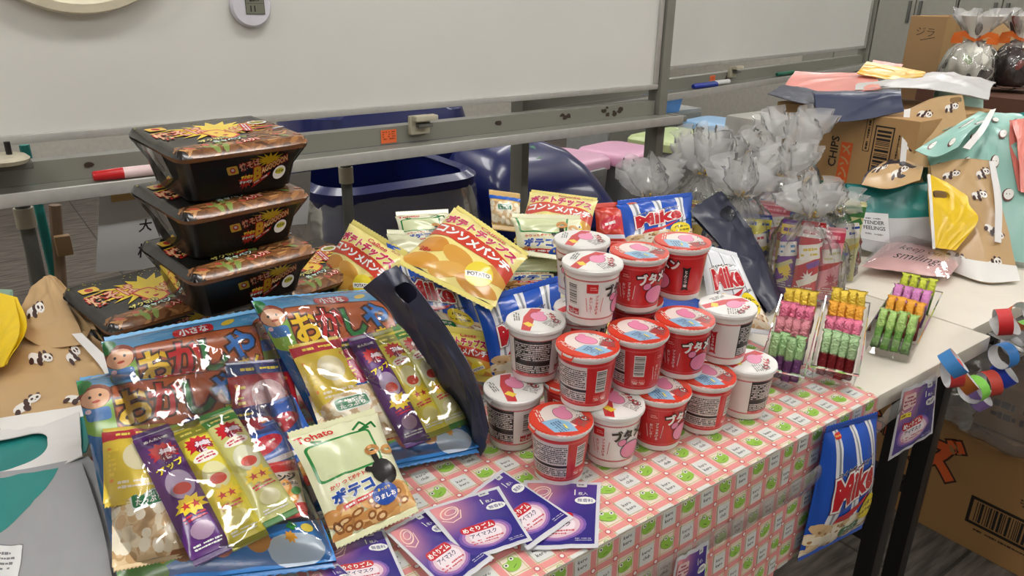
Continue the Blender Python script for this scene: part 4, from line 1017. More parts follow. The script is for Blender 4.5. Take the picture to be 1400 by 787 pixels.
# ---------------------------------------------------------------- tablecloth printed with frogs
PX, PY = .0298, .0332
CX0, CX1, CYF, CYB = .02, .932, .4225, .86
def cloth_design(w, h, ox, oy):
    d = Design(w, h); i0 = int((ox - w / 2) / PX) - 1; i1 = int((ox + w / 2) / PX) + 2; j0 = int((oy - h / 2) / PY) - 1; j1 = int((oy + h / 2) / PY) + 2
    pk = (232, 152, 150); d.rects([(i * PX - ox, 0, .0072, h, 0) for i in range(i0, i1)], pk); d.rects([(0, j * PY - oy, w, .0072, 0) for j in range(j0, j1)], pk)
    d.rects([(i * PX - ox, j * PY - oy, .0072, .0072, 0) for i in range(i0, i1) for j in range(j0, j1)], (226, 134, 132))
    for q in (-1, 1):
        d.rects([(i * PX - ox + q * .0056, 0, .0006, h, 0) for i in range(i0, i1)], (206, 172, 106)); d.rects([(0, j * PY - oy + q * .0056, w, .0006, 0) for j in range(j0, j1)], (206, 172, 106))
    d.dots([(i * PX - ox, j * PY - oy, .0030, .0030, 0) for i in range(i0, i1) for j in range(j0, j1)], (176, 36, 40), 8); d.dots([(i * PX - ox, j * PY - oy, .0023, .0023, 0) for i in range(i0, i1) for j in range(j0, j1)], (246, 236, 230), 8)
    fr = [(i, j) for i in range(i0, i1) for j in range(j0, j1) if (i + j) % 2 == 0]; tx = [(i, j) for i in range(i0, i1) for j in range(j0, j1) if (i + j) % 2]
    C = lambda i, j: ((i + .5) * PX - ox, (j + .5) * PY - oy)
    rot = {(i, j): random.Random(i * 31 + j).choice((0, .5, -.5, .2)) for i, j in fr}
    d.dots([(*C(i, j), .0098, .0070, rot[i, j]) for i, j in fr], (150, 196, 78), 14)
    ey = [(C(i, j)[0] + q * .0052 * math.cos(rot[i, j]) - .0052 * math.sin(rot[i, j]), C(i, j)[1] + q * .0052 * math.sin(rot[i, j]) + .0052 * math.cos(rot[i, j])) for i, j in fr for q in (-1, 1)]
    d.dots([(x, y, 0.0038, .0034, 0) for x, y in ey], (150, 196, 78), 10); d.dots([(x, y, .0026, .0024, 0) for x, y in ey], (240, 240, 232), 8); d.dots([(x, y, .0013, .0012, 0) for x, y in ey], (34, 44, 30), 6)
    d.rects([(C(i, j)[0], C(i, j)[1] - .0025, .006, .0006, rot[i, j]) for i, j in fr], (60, 100, 40))
    d.rects([(*C(i, j), .0195, .0225, 0) for i, j in tx], (222, 224, 220))
    for q, wd in enumerate((('kero²', 'club'), ('kero', 'kero'))):
        for l in (0, 1):
            v, t = text_tris(wd[l], .01, 1); k = .0064; cc = (v.min(0) + v.max(0)) / 2; T = []
            for (i, j) in tx:
                if (i * 2 + j * 3) // 2 % 2 != q: continue
                T.append(((v - cc) * k + np.array(C(i, j)) + np.array([0, .0036 - l * .0072]))[t])
            if T: d._push(np.concatenate(T), (36, 36, 40))
    return d
tc = thing('tablecloth', 'pink plaid vinyl tablecloth printed with green frogs draped over the table', 'tablecloth', (.35, .6, TZ)); off = tc.location[:]
w_, h_ = CX1 - CX0, CYB - CYF; nu, nv = 22, 9
u = np.linspace(CX0, CX1, nu + 1); v = np.linspace(CYF, CYB, nv + 1); U, V = np.meshgrid(u, v)
rip = .0012 * np.sin(U * 26 + 3 * V) * np.sin(V * 33 + 1.3) ; Z = TZ + .0012 + np.clip(rip, 0, 1)
Z -= .0012 * (V == CYF)
S = Soup(); S.patch(np.stack([U, V, Z], 2), (238, 228, 210), cloth_design(w_, h_, (CX0 + CX1) / 2, (CYF + CYB) / 2)); S.patch(np.stack([U, V, Z - .0009], 2), (230, 226, 220), flip=True); S.build('top_sheet', M['cloth'], tc, off)
MB(off).box(-.45, CX0 - .0005, CYF, CYB, TZ + .0002, TZ + .0012).build('rear_sheet', mat('vinyl_cloth_plain', (236, 190, 182), .4), tc)
def drape(name, x0, x1, drop, y, amp, dz=0.0, seed=0, slope=0.0):
    nu, nv = int((x1 - x0) / .028), 7; u = np.linspace(x0, x1, nu + 1); v = np.linspace(-1, 0, nv + 1); U, V = np.meshgrid(u, v)
    dr = drop + slope * (U - x0) / (x1 - x0)
    Zg = TZ + .001 + dz + V * dr; Yg = y - amp * (-V) * (.6 + .5 * np.sin(U * 22 + seed) + .4 * np.sin(U * 9 + seed * 2)) - .002 * (-V)
    Yg = Yg - .0009; S = Soup(); d = cloth_design(x1 - x0, drop, (x0 + x1) / 2, CYF - drop / 2)
    S.patch(np.stack([U, Yg, Zg], 2), (238, 228, 210), d); S.patch(np.stack([U, Yg + .0008, Zg], 2), (230, 226, 220), flip=True); S.build(name, M['cloth'], tc, off)
drape('front_drape', .24, .735, .20, CYF - .002, .007, 0, 1)
drape('side_drape', .70, .932, .20, CYF, .004, -.0005, 2, slope=-.03)
# gathered clear film strip taped along the front of the table
r = thing('film_strip', 'gathered clear plastic strip taped along the front table edge', 'plastic strip', (.7, .41, .64)); S = MB(r.location[:]); rr = random.Random(8)
rows = []
xs = np.linspace(.30, 1.06, 60)
for q in range(6):
    rows.append([(x, .4105 - .0032 * math.sin(q / 5 * PI) - .0012 * rr.random() - .003 * (x < .93), (.628 + (.0 if x < .75 else (x - .75) * .16)) + q * .0055 + rr.uniform(-.002, .002)) for x in xs])
n = len(xs); S.add([p for r_ in rows for p in r_], [(i * n + k, i * n + k + 1, (i + 1) * n + k + 1, (i + 1) * n + k) for i in range(5) for k in range(n - 1)]); S.build('strip', M['strip'], r, smooth=True)

# ---------------------------------------------------------------- cup noodles
def make_cup(red):
    R1, R0, H = .0341, .0264, .070
    root = thing('noodle_cup', 'x', 'cup', (0, 0, 0), 0, 'stacked noodle cups')
    d = d_cup(2 * PI * .031, H, red); nu, nv = 64, 10
    a = np.linspace(-PI, PI, nu + 1); z = np.linspace(0, 1, nv + 1); A, T = np.meshgrid(a, z); Rr = R0 + (R1 - .0018 - R0) * T
    S = Soup(); S.patch(np.stack([Rr * np.cos(A), Rr * np.sin(A), .002 + T * (H - .004)], 2), (236, 234, 230), d, wrap=True, eps=.0001, step=.00002); S.build('body', M['cup'], root)
    MB().lathe([(R0 - .006, .0005), (R0 - .002, 0), (R0 + .0001, .0021)], 48).build('base', M['foam'], root, smooth=True)
    MB().lathe([(R1 - .0025, H - .0062), (R1 + .0004, H - .0055), (R1 + .0012, H - .003), (R1 + .0004, H - .0008), (R1 - .002, H)], 48, cap=False).build('rim', M['foam'], root, smooth=True)
    # paper lid with its pull tab
    n = 40; S = Soup(); ang = np.linspace(0, 2 * PI, n, endpoint=False); Rl = R1 + .0004
    V = np.array([(0, 0, H + .0006)] + [(Rl * math.cos(t), Rl * math.sin(t), H + .0004) for t in ang] + [(Rl * 1.012 * math.cos(t), Rl * 1.012 * math.sin(t), H - .004) for t in ang])
    F = [(0, 1 + k, 1 + (k + 1) % n) for k in range(n)] + [(1 + k, 1 + n + k, 1 + n + (k + 1) % n) for k in range(n)] + [(1 + k, 1 + n + (k + 1) % n, 1 + (k + 1) % n) for k in range(n)]
    N = np.array([(0, 0, 1)] * (n + 1) + [(math.cos(t), math.sin(t), .2) for t in ang], float)
    S.put(V, N, np.array(lin((222, 66, 44) if red else (230, 228, 224))), F)
    G, Ly, VC = d_lid(red).cut(1, 1); q = np.concatenate([(G.reshape(-1, 2) - .5) * .072, np.zeros((len(G) * 3, 1))], 1); q[:, 2] = H + .0007 + .00004 * np.repeat(Ly, 3)
    S.put(q, np.tile((0, 0, 1.), (len(q), 1)), VC.reshape(-1, 3), np.arange(len(q)).reshape(-1, 3))
    lid = S.build('lid', M['cup'], root)
    S = Soup(); t0 = -PI / 2; g = np.array([[[.007, -R1 - .0022, H - .0065], [-.007, -R1 - .0022, H - .0065]], [[.009, -R1 + .001, H + .0005], [-.009, -R1 + .001, H + .0005]]]); g = g[:, ::-1]
    S.patch(g, (222, 66, 44) if red else (228, 226, 222)); S.build('tab', M['cup'], lid)
    return root
M['foam'] = mat('white_foam', (232, 230, 226), .4, var=.02)
cups = {True: make_cup(True), False: make_cup(False)}; used = {True: False, False: False}
# (x, y, layer, red, view angle of the print, label)
CUPS = [
 (.466, .617, 0, 0, -150, 'white noodle cup at the left end of the bottom row beside the navy bag'),
 (.468, .534, 0, 1, -165, 'red noodle cup standing frontmost of all on the cloth'),
 (.538, .526, 0, 0, -45, 'white noodle cup in the bottom row just right of the frontmost red cup'),
 (.607, .519, 0, 1, -60, 'red noodle cup in the middle of the bottom row'),
 (.677, .511, 0, 1, -185, 'noodle cup in the bottom row with its small print panel facing out, red edged'),
 (.748, .504, 0, 0, 110, 'white noodle cup at the right end of the bottom row'),
 (.538, .600, 0, 1, -90, 'red noodle cup in the back bottom row between white cups'),
 (.608, .592, 0, 0, -30, 'white noodle cup hidden in the back bottom row centre'),
 (.679, .585, 0, 1, 0, 'red noodle cup hidden in the back bottom row right'),
 (.505, .628, 1, 0, -185, 'white noodle cup at the left end of the second layer with dark small print'),
 (.512, .546, 1, 1, -150, 'red noodle cup in the second layer showing its barcode, above the frontmost cup'),
 (.584, .541, 1, 1, -125, 'red noodle cup in the second layer with the barcode facing the camera'),
 (.655, .535, 1, 1, -45, 'red noodle cup in the second layer showing the logo, right of the barcode cup'),
 (.727, .530, 1, 0, 90, 'white noodle cup at the right end of the second layer with red banner'),
 (.577, .628, 1, 0, -60, 'white noodle cup half hidden behind the second layer'),
 (.650, .612, 1, 1, 0, 'red noodle cup hidden at the back of the second layer'),
 (.558, .595, 2, 0, -75, 'white noodle cup on the top layer at left'),
 (.629, .592, 2, 1, -45, 'red noodle cup on the top layer in the middle'),
 (.702, .590, 2, 1, 50, 'red noodle cup on the top layer at right with black banner'),
 (.603, .664, 2, 0, 20, 'white noodle cup peeking out behind the top layer'),
]
for i, (x, y, lay, red, va, lb) in enumerate(CUPS):
    red = bool(red); z = TZ + .0025 + lay * .0712
    cam_dir = math.atan2(-y, -x); rz = cam_dir - math.radians(va)
    if not used[red]:
        o = cups[red]; used[red] = True; o.location = (x, y, z); o.rotation_euler = (0, 0, rz); o['label'] = lb
    else: o = dup(cups[red], (x, y, z), rz, lb)
    for ch in o.children:
        if ch.name.startswith('lid'): ch.rotation_euler = (0, 0, random.Random(i).uniform(-.5, .5) + (.6 if red else 0) - math.radians(-va) * .0 + math.radians(va) * .9)

# ---------------------------------------------------------------- boxed fried noodles
YW, YD, YH = .165, .130, .0655
M['blackfilm'] = mat('black_tray_plastic', (14, 13, 12), .35)
def make_yaki():
    root = thing('noodle_box', 'x', 'noodle box', (0, 0, 0), 0, 'boxed fried noodles')
    loft(MB(), [ring_rr(.122, .090, .016, 0), ring_rr(.126, .094, .018, .004), ring_rr(.146, .112, .020, .054), ring_rr(.160, .125, .020, .0545), ring_rr(.160, .125, .020, .057)]).build('tray', M['blackfilm'], root, smooth=True)
    nu, nv = 26, 20; U, V = np.meshgrid(np.linspace(-1, 1, nu + 1), np.linspace(-1, 1, nv + 1)); 
    k = 1 - .05 * np.abs(U) ** 7 * np.abs(V) ** 7; mxx = np.maximum(np.abs(U), np.abs(V)); drop = .007 * np.clip((mxx - .93) / .07, 0, 1) ** 1.5
    Zl = .0645 + .0012 * (1 - U ** 2) * (1 - V ** 2) - drop + .0006 * creases(U, V, 4)
    S = Soup(); dt = d_yaki_top(YW, YD); S.patch(np.stack([U * YW / 2 * k, V * YD / 2 * k, Zl], 2), (24, 22, 20), dt)
    S.build('lid', M['film'], root)
    lip = Soup(); rg = np.array(rrect(YW * .995, YD * .995, .016, 6)); n = len(rg)
    for (z0, z1, kk) in ((.0575, .0525, .985),):
        V_ = np.concatenate([np.c_[rg, np.full(n, z0)], np.c_[rg * kk, np.full(n, z1)]]); F = [(i, n + i, n + (i + 1) % n) for i in range(n)] + [(i, n + (i + 1) % n, (i + 1) % n) for i in range(n)]
        N_ = np.concatenate([np.c_[rg / np.linalg.norm(rg, axis=1, keepdims=True), np.zeros(n)]] * 2)
        cc = np.array([lin((112, 72, 40)) if p[1] < -.03 or p[0] > .06 else lin((26, 24, 22)) for p in rg]); lip.put(V_, N_, np.concatenate([cc, cc]), F)
    lip.build('lid_lip', M['film'], root)
    S = Soup(); S.patch(np.array([[[-.055, -.0472, .005], [.055, -.0472, .005]], [[-.066, -.0563, .053], [.066, -.0563, .053]]], float), (13, 12, 11), d_yaki_side(.14, .052), eps=.0006); S.build('side_label', M['side'], root)
    loft(MB(), [ring_rr(.128, .096, .016, .001), ring_rr(.140, .106, .018, .030), ring_rr(.1665, .1315, .018, .056)], cap=False).build('shrink_wrap', M['wrap'], root, smooth=True)
    e = MB(); e.add([(-.0835, .02, .056), (-.0835, -.03, .056), (-.076, -.034, .03), (-.071, -.01, .02), (-.073, .015, .036), (-.081, -.005, .045)], [(0, 1, 5), (1, 2, 5), (2, 3, 5), (3, 4, 5), (4, 0, 5)]); e.build('wrap_fold', M['clear'], root, smooth=True)
    return root
yk = make_yaki(); yk.scale = (1.0, 1.14, 1)
def yaki(px, py, ztop, rz, label, first=False):
    c = P(px, py, z=ztop); o = yk if first else dup(yk, (0, 0, 0), 0, label)
    o.location = (c[0], c[1], ztop - YH - .0005); o.rotation_euler = (.065, 0, rz); o['label'] = label; return o
Z3 = TZ + .0052 + 5 * .0662
yaki(297, 178, Z3, .15, 'boxed fried noodles topmost of the stack of three', True)
yaki(299, 254, Z3 - .0662, .18, 'boxed fried noodles second from the top of the stack')
yaki(311, 330, Z3 - .1324, .17, 'boxed fried noodles third down, bottom of the leaning stack')
yl = yaki(203, 393, Z3 - .1986, .20, 'boxed fried noodles at left under the stack, top fully lit')
y2 = yaki(412, 357, Z3 - .1986, .24, 'boxed fried noodles at right under the stack beside the chips')
for q, (src, dx, dy) in enumerate(((yl, -.030, .006), (y2, .004, .002))):
    o = dup(yk, (src.location[0] + dx, src.location[1] + dy, TZ + .0052), .2, ['boxed fried noodles in the lowest layer at left behind the assortment bags', 'boxed fried noodles in the lowest layer at right behind the assortment bags'][q])
    o.rotation_euler = (.065, 0, .2)
# ---------------------------------------------------------------- assortment bags of sweets
def frame(corners):
    TL, TR, BR, BL = [np.array(p, float) for p in corners]; n = np.cross(TR - TL + BR - BL, TL - BL + TR - BR); n /= np.linalg.norm(n)
    return lambda u, v, h=0.0: BL * (1 - (u + 1) / 2) * (1 - (v + 1) / 2) + BR * ((u + 1) / 2) * (1 - (v + 1) / 2) + TR * ((u + 1) / 2) * ((v + 1) / 2) + TL * (1 - (u + 1) / 2) * ((v + 1) / 2) + n * h
hdr = {}
def assortment(label, corners, seed, puff=.035):
    F = frame(corners); TL, TR, BR, BL = [np.array(p, float) for p in corners]
    off = (TL + TR + BR + BL) / 4; off[2] = min(p[2] for p in (TL, TR, BR, BL))
    r = thing('assortment_bag', label, 'snack bag', off, 0, 'sweet assortment bags')
    if 'd' not in hdr: hdr['d'] = d_header(.2, .24)
    nu, nv = 20, 22; U, V = np.meshgrid(np.linspace(-1, 1, nu + 1), np.linspace(-1, 1, nv + 1)); n = F(0, 0, 1) - F(0, 0, 0)
    Q = quad_uv(corners, U, V)
    # printed card bands of the front skin: header and footer stand off the backing like the film does
    top = np.clip((V - .50) / .5, 0, 1); bot = np.clip((-.70 - V) / .3, 0, 1)
    ht = .010 * (1 - U ** 4) * (np.sin(np.clip(top, 0, 1) * PI) + np.sin(bot * PI)) + .0012 * creases(U, V, seed)
    S = Soup(); S.patch(Q + n * (ht + .001)[..., None], (70, 70, 80), hdr['d']); S.patch(Q + n * (-.0006), (40, 60, 120), flip=True); S.build('printed_backing', M['film'], r, off)
    nu, nv = 30, 32; U, V = np.meshgrid(np.linspace(-1, 1, nu + 1), np.linspace(-1, 1, nv + 1)); Q = quad_uv(corners, U, V)
    f = np.clip(1 - np.abs(U) ** 6, 0, 1) ** .6 * np.clip(1 - np.abs(V) ** 5, 0, 1) ** .8
    h = puff * f + .006 * creases(U, V, seed + 7, 22) * f + .0016
    S = Soup(); S.patch(Q + n * np.maximum(h, .0016)[..., None], (255, 255, 255)); S.build('clear_front', M['clear'], r, off)
    seal_strip(r, off, corners, n, True, .006, (110, 170, 215), M['film']); seal_strip(r, off, corners, n, False, .006, (60, 130, 200), M['film'])
    return F
UMA = {}
def stick(label, F, u, v, h, ang, kind, L=.10, W=.027):
    c = F(u, v, h); right = F(u + .1, v, h) - F(u - .1, v, h); up = F(u, v + .1, h) - F(u, v - .1, h)
    r = right / np.linalg.norm(right); n = F(0, 0, 1) - F(0, 0, 0); q = np.cross(n, r); r2 = r * math.cos(ang) + q * math.sin(ang); u2 = np.cross(n, r2)
    cfg = {'mentai': ((92, 40, 120), (70, 30, 100), (250, 220, 60), 'めんたい味', 'アップ'), 'corn': ((222, 206, 60), (150, 150, 40), (240, 240, 240), '', ''), 'salad': ((206, 204, 128), (60, 130, 50), (220, 60, 60), '', '')}[kind]
    if kind not in UMA: UMA[kind] = d_umaibo(W, L, *cfg)
    bag('snack_stick', label, 'snack', rect_at(c, W, L, r2, u2), .019, UMA[kind], cfg[0], seed=7, group='snack sticks in the assortment bags', nu=10, nv=20, wr=.0008, seal_h=.007, seal_col=cfg[1], pull=.0)
def pouch(name, label, F, u, v, h, ang, w, hh, des, base, t=.012, group=None, seed=3, seal=None):
    c = F(u, v, h); r = F(u + .1, v, h) - F(u - .1, v, h); r /= np.linalg.norm(r); n = F(0, 0, 1) - F(0, 0, 0); q = np.cross(n, r); r2 = r * math.cos(ang) + q * math.sin(ang)
    return bag(name, label, 'snack', rect_at(c, w, hh, r2, np.cross(n, r2)), t, des, base, group=group, seed=seed, nu=12, nv=12, wr=.001, seal_h=.005, seal_col=seal, pull=.03)
D_pop, D_pan1, D_pan2, D_or, D_bl = d_small_pop(.07, .09), d_panda_snack(.06, .075, (230, 200, 60), (190, 40, 60)), d_panda_snack(.075, .09, (176, 36, 48), (40, 60, 120)), d_orange(.042, .05), d_blue_snack(.06, .05)
G2 = 'small snack pouches in the assortment bags'
# front bag
cf = [P(104, 522, z=.835), P(348, 487, z=.80), P(460, 768, z=.722), P(165, 802, z=.728)]
F = assortment('assortment bag of sweets lying frontmost at the lower left', cf, 3)
pouch('snack_pouch', 'yellow sweet pouch at the upper left inside the front assortment bag', F, -.62, .02, .008, -.05, .056, .080, D_pan1, (232, 204, 70), group=G2)
pouch('snack_pouch', 'red sweet pouch at the upper right inside the front assortment bag', F, .42, .0, .009, .08, .084, .092, D_pan2, (176, 36, 48), group=G2, seal=(60, 60, 130))
pouch('popcorn_pouch', 'popcorn pouch at the lower left inside the front assortment bag', F, -.60, -.42, .008, .05, .062, .10, D_pop, (232, 206, 160), group=G2)
pouch('snack_pouch', 'blue and white pouch at the right inside the front assortment bag', F, .66, -.06, .012, .3, .055, .05, D_bl, (60, 110, 200), group=G2)
pouch('gum_packet', 'orange gum packet at the lower right inside the front assortment bag', F, .66, -.44, .012, .05, .044, .056, D_or, (236, 226, 214), .008, group=G2, seal=(214, 50, 44))
stick('purple snack stick inside the front assortment bag', F, -.30, -.36, .020, .32, 'mentai', .140, .035)
stick('yellow snack stick in the middle of the front assortment bag', F, .06, -.32, .020, .32, 'corn', .135, .034)
stick('pale green snack stick inside the front assortment bag', F, .40, -.22, .022, .32, 'salad', .130, .034)
# bag behind it
cb = [P(138, 468, z=.86), P(362, 425, z=.835), P(446, 690, z=.716), P(205, 725, z=.72)]
F = assortment('assortment bag of sweets partly hidden behind the front one', cb, 5)
pouch('snack_pouch', 'red sweet pouch inside the partly hidden assortment bag', F, .62, .0, .010, -.1, .07, .092, D_pan2, (176, 36, 48), group=G2, seal=(60, 60, 130))
pouch('snack_pouch', 'blue and white pouch inside the partly hidden assortment bag', F, .70, -.28, .012, .2, .055, .05, D_bl, (60, 110, 200), group=G2)
pouch('gum_packet', 'orange gum packet inside the partly hidden assortment bag', F, .74, -.62, .012, .1, .044, .05, D_or, (236, 226, 214), .008, group=G2, seal=(214, 50, 44))
# right-hand bag
cm = [P(343, 412, z=.865), P(532, 398, z=.83), P(655, 612, z=.716), P(468, 648, z=.722)]
F = assortment('assortment bag of sweets at right, leaning beside the navy bag', cm, 9)
pouch('snack_pouch', 'yellow sweet pouch at the upper left inside the right assortment bag', F, -.55, .02, .008, .1, .062, .085, D_pan1, (232, 204, 70), group=G2)
pouch('snack_pouch', 'magenta sweet pouch at the top inside the right assortment bag', F, .0, .04, .007, .1, .06, .08, d_panda_snack(.06, .08, (206, 40, 110), (60, 60, 70)), (200, 40, 100), group=G2)
pouch('snack_pouch', 'dark sweet pouch at the upper right inside the right assortment bag', F, .55, .04, .007, .1, .06, .08, d_panda_snack(.06, .08, (40, 40, 50), (200, 200, 80)), (40, 40, 50), group=G2)
pouch('popcorn_pouch', 'popcorn pouch at the lower left inside the right assortment bag', F, -.50, -.42, .010, .05, .085, .075, D_pop, (232, 206, 160), group=G2)
stick('purple snack stick inside the right assortment bag', F, .06, -.28, .018, .16, 'mentai', .138, .033)
stick('yellow snack stick in the middle of the right assortment bag', F, .40, -.24, .018, .16, 'corn', .135, .033)
stick('pale green snack stick inside the right assortment bag', F, .73, -.20, .018, .16, 'salad', .135, .033)

# ---------------------------------------------------------------- loose snack bags
YEL = (238, 222, 138); CRM = (226, 226, 190); BLU = (26, 84, 190)
D_pk = d_poteko(.09, .125); D_co = d_consomme(.135, .15); D_mk = d_popcorn(.125, .18)
GP = 'snack bags piled behind the noodle cups'
bag('snack_bag', 'cream ring-snack bag with green frame lying in front of the assortment bags', 'snack bag', [P(393, 600, z=.80), P(516, 564, z=.785), P(571, 690, z=.728), P(455, 742, z=.724)], .024, D_pk, CRM, seed=12, seal_col=(222, 222, 180), seal_h=.007)
bag('chip_bag', 'largest yellow potato chip bag tilted at the top of the pile', 'chip bag', [P(621, 283, z=.905), P(722, 352, z=.862), P(678, 420, z=.83), P(546, 354, z=.872)], .032, D_co, YEL, seed=21, group=GP, seal_col=(226, 212, 120))
bag('chip_bag', 'yellow potato chip bag upright at the back top of the pile', 'chip bag', [P(724, 262, z=.895), P(818, 274, z=.88), P(806, 338, z=.85), P(702, 328, z=.855)], .026, D_co, YEL, seed=22, group=GP, seal_col=(226, 212, 120))
bag('chip_bag', 'yellow potato chip bag at left beside the noodle boxes', 'chip bag', [P(478, 305, z=.88), P(556, 352, z=.852), P(512, 428, z=.80), P(432, 375, z=.82)], .026, D_co, YEL, seed=23, group=GP, seal_col=(226, 212, 120))
bag('snack_bag', 'cream ring-snack bag hanging over the back chip bag', 'snack bag', [P(698, 298, z=.89), P(795, 300, z=.88), P(790, 352, z=.845), P(706, 340, z=.85)], .02, d_poteko(.11, .085), CRM, seed=24, group=GP)
bag('snack_bag', 'cream ring-snack bag wedged under the largest chip bag at right', 'snack bag', [P(690, 345, z=.845), P(800, 352, z=.82), P(795, 400, z=.79), P(680, 400, z=.79)], .02, D_pk, CRM, seed=25, group=GP)
bag('snack_bag', 'cream snack bag poking up behind the largest chip bag at left', 'snack bag', [P(540, 296, z=.89), P(615, 292, z=.89), P(620, 340, z=.85), P(548, 345, z=.85)], .018, D_pk, (228, 226, 200), seed=26, group=GP)
bag('snack_bag', 'pale snack bag showing its blank back next to the left chip bag', 'snack bag', [P(528, 320, z=.875), P(590, 322, z=.865), P(592, 362, z=.84), P(535, 360, z=.84)], .016, None, (214, 214, 180), seed=27, group=GP)
bag('snack_bag', 'small orange and white snack bag at the very back of the pile', 'snack bag', [P(668, 266, z=.91), P(712, 272, z=.905), P(712, 310, z=.87), P(672, 306, z=.87)], .015, d_small_pop(.06, .06), (226, 190, 120), seed=28, group=GP)
bag('popcorn_bag', 'blue popcorn bag under the largest chip bag', 'snack bag', [P(528, 338, z=.86), P(640, 385, z=.83), P(668, 470, z=.76), P(560, 450, z=.77)], .03, D_mk, BLU, seed=31, group=GP)
bag('popcorn_bag', 'blue popcorn bag left of the noodle cups', 'snack bag', [P(648, 418, z=.825), P(768, 384, z=.835), P(775, 500, z=.745), P(672, 520, z=.735)], .03, D_mk, BLU, seed=32, group=GP)
bag('snack_bag', 'yellow snack bag low in the pile between the navy bag and blue bag', 'snack bag', [P(600, 452, z=.79), P(668, 462, z=.78), P(675, 515, z=.74), P(608, 505, z=.74)], .02, d_consomme(.08, .075), (232, 214, 100), seed=33, group=GP)
bag('popcorn_bag', 'blue popcorn bag lying behind the top noodle cups', 'snack bag', [P(842, 280, z=.87), P(948, 268, z=.86), P(950, 335, z=.80), P(850, 345, z=.80)], .03, D_mk, BLU, seed=34, group=GP)
bag('popcorn_bag', 'striped popcorn bag right of the noodle cups', 'snack bag', [P(955, 338, z=.83), P(1010, 352, z=.82), P(1058, 452, z=.74), P(968, 440, z=.745)], .03, d_popcorn(.125, .16, True), (226, 228, 232), seed=35, group=GP)
bag('chip_bag', 'red and white snack bag peeking out behind the blue popcorn bag', 'snack bag', [P(812, 285, z=.87), P(850, 282, z=.865), P(856, 330, z=.82), P(815, 330, z=.82)], .018, d_blue_snack(.05, .06), (206, 60, 44), seed=36, group=GP)
# pile that carries the top bags
for i, (x, y, w, h, t, c, lb) in enumerate(((.60, .80, .17, .16, .036, BLU, 'blue snack bag at the bottom of the pile on the left'), (.76, .80, .17, .17, .04, YEL, 'yellow chip bag at the bottom of the pile on the right'), (.65, .90, .20, .14, .04, YEL, 'yellow chip bag at the bottom rear of the pile'), (.88, .72, .15, .15, .035, BLU, 'blue snack bag flat on the table behind the noodle cups'))):
    bag('snack_bag', lb, 'snack bag', rect_at((x, y, TZ + .004 + t / 2), w, h, (1, .1, 0), (-.1, 1, 0)), t, None, c, seed=50 + i, group=GP)
for i, (x, y, w, h, t, c, lb) in enumerate(((.62, .84, .16, .14, .04, CRM, 'cream snack bag in the second layer of the pile on the left'), (.77, .84, .16, .14, .04, BLU, 'blue snack bag in the second layer of the pile on the right'))):
    bag('snack_bag', lb, 'snack bag', rect_at((x, y, TZ + .066), w, h, (1, -.15, 0), (.15, 1, 0)), t, None, c, seed=60 + i, group=GP)

# eye mask sachets on the cloth
D_ey, D_ef = d_eye(.095, .105), d_eye_front(.095, .105)
EM = [([(716, 656), (822, 659), (818, 748), (712, 752)], 'purple eye mask sachet at the right end of the fan'),
      ([(640, 676), (686, 641), (785, 707), (722, 752)], 'purple eye mask sachet second from the right of the fan'),
      ([(578, 696), (682, 664), (728, 738), (640, 768)], 'purple eye mask sachet in the middle of the fan'),
      ([(526, 726), (580, 696), (676, 762), (612, 812)], 'purple eye mask sachet left of the middle of the fan'),
      ([(432, 742), (525, 722), (560, 800), (455, 815)], 'purple eye mask sachet at the left of the fan'),
      ([(418, 778), (462, 770), (530, 830), (430, 850)], 'purple eye mask sachet lowest at the left edge of the fan')]
for i, (c, lb) in enumerate(EM):
    z = TZ + .0045 + [0, .004, .008, .008, .004, .008][i]
    bag('eye_mask_sachet', lb, 'sachet', [P(x, y, z=z + (.006 if j < 2 and i in (1, 2) else 0)) for j, (x, y) in enumerate(c)], .004, D_ey, (214, 214, 220), seed=70 + i, group='eye mask sachets', seals=False, wr=.0007, pull=.01, nu=14, nv=14)
# hung on the front of the table
yh = .408
bag('popcorn_bag', 'blue popcorn bag hanging from the front table edge', 'snack bag', [P(1127, 592, Y=yh), P(1200, 570, Y=yh), P(1181, 715, Y=yh), P(1090, 762, Y=yh)], .028, D_mk, BLU, seed=41, flat=.8)
bag('eye_mask_sachet', 'purple eye mask sachet hanging from the bare table edge', 'sachet', [P(1234, 532, Y=yh), P(1282, 514, Y=yh), P(1275, 592, Y=yh), P(1214, 630, Y=yh)], .004, D_ef, (214, 214, 220), seed=42, seals=False, group='eye mask sachets', nu=14, nv=14, pull=.01)
bag('eye_mask_sachet', 'purple eye mask sachet hanging low on the cloth at the bottom edge', 'sachet', [P(925, 764, Y=yh - .012), P(969, 738, Y=yh - .012), P(960, 830, Y=yh - .012), P(905, 860, Y=yh - .012)], .004, D_ef, (214, 214, 220), seed=43, seals=False, group='eye mask sachets', nu=14, nv=14, pull=.01)

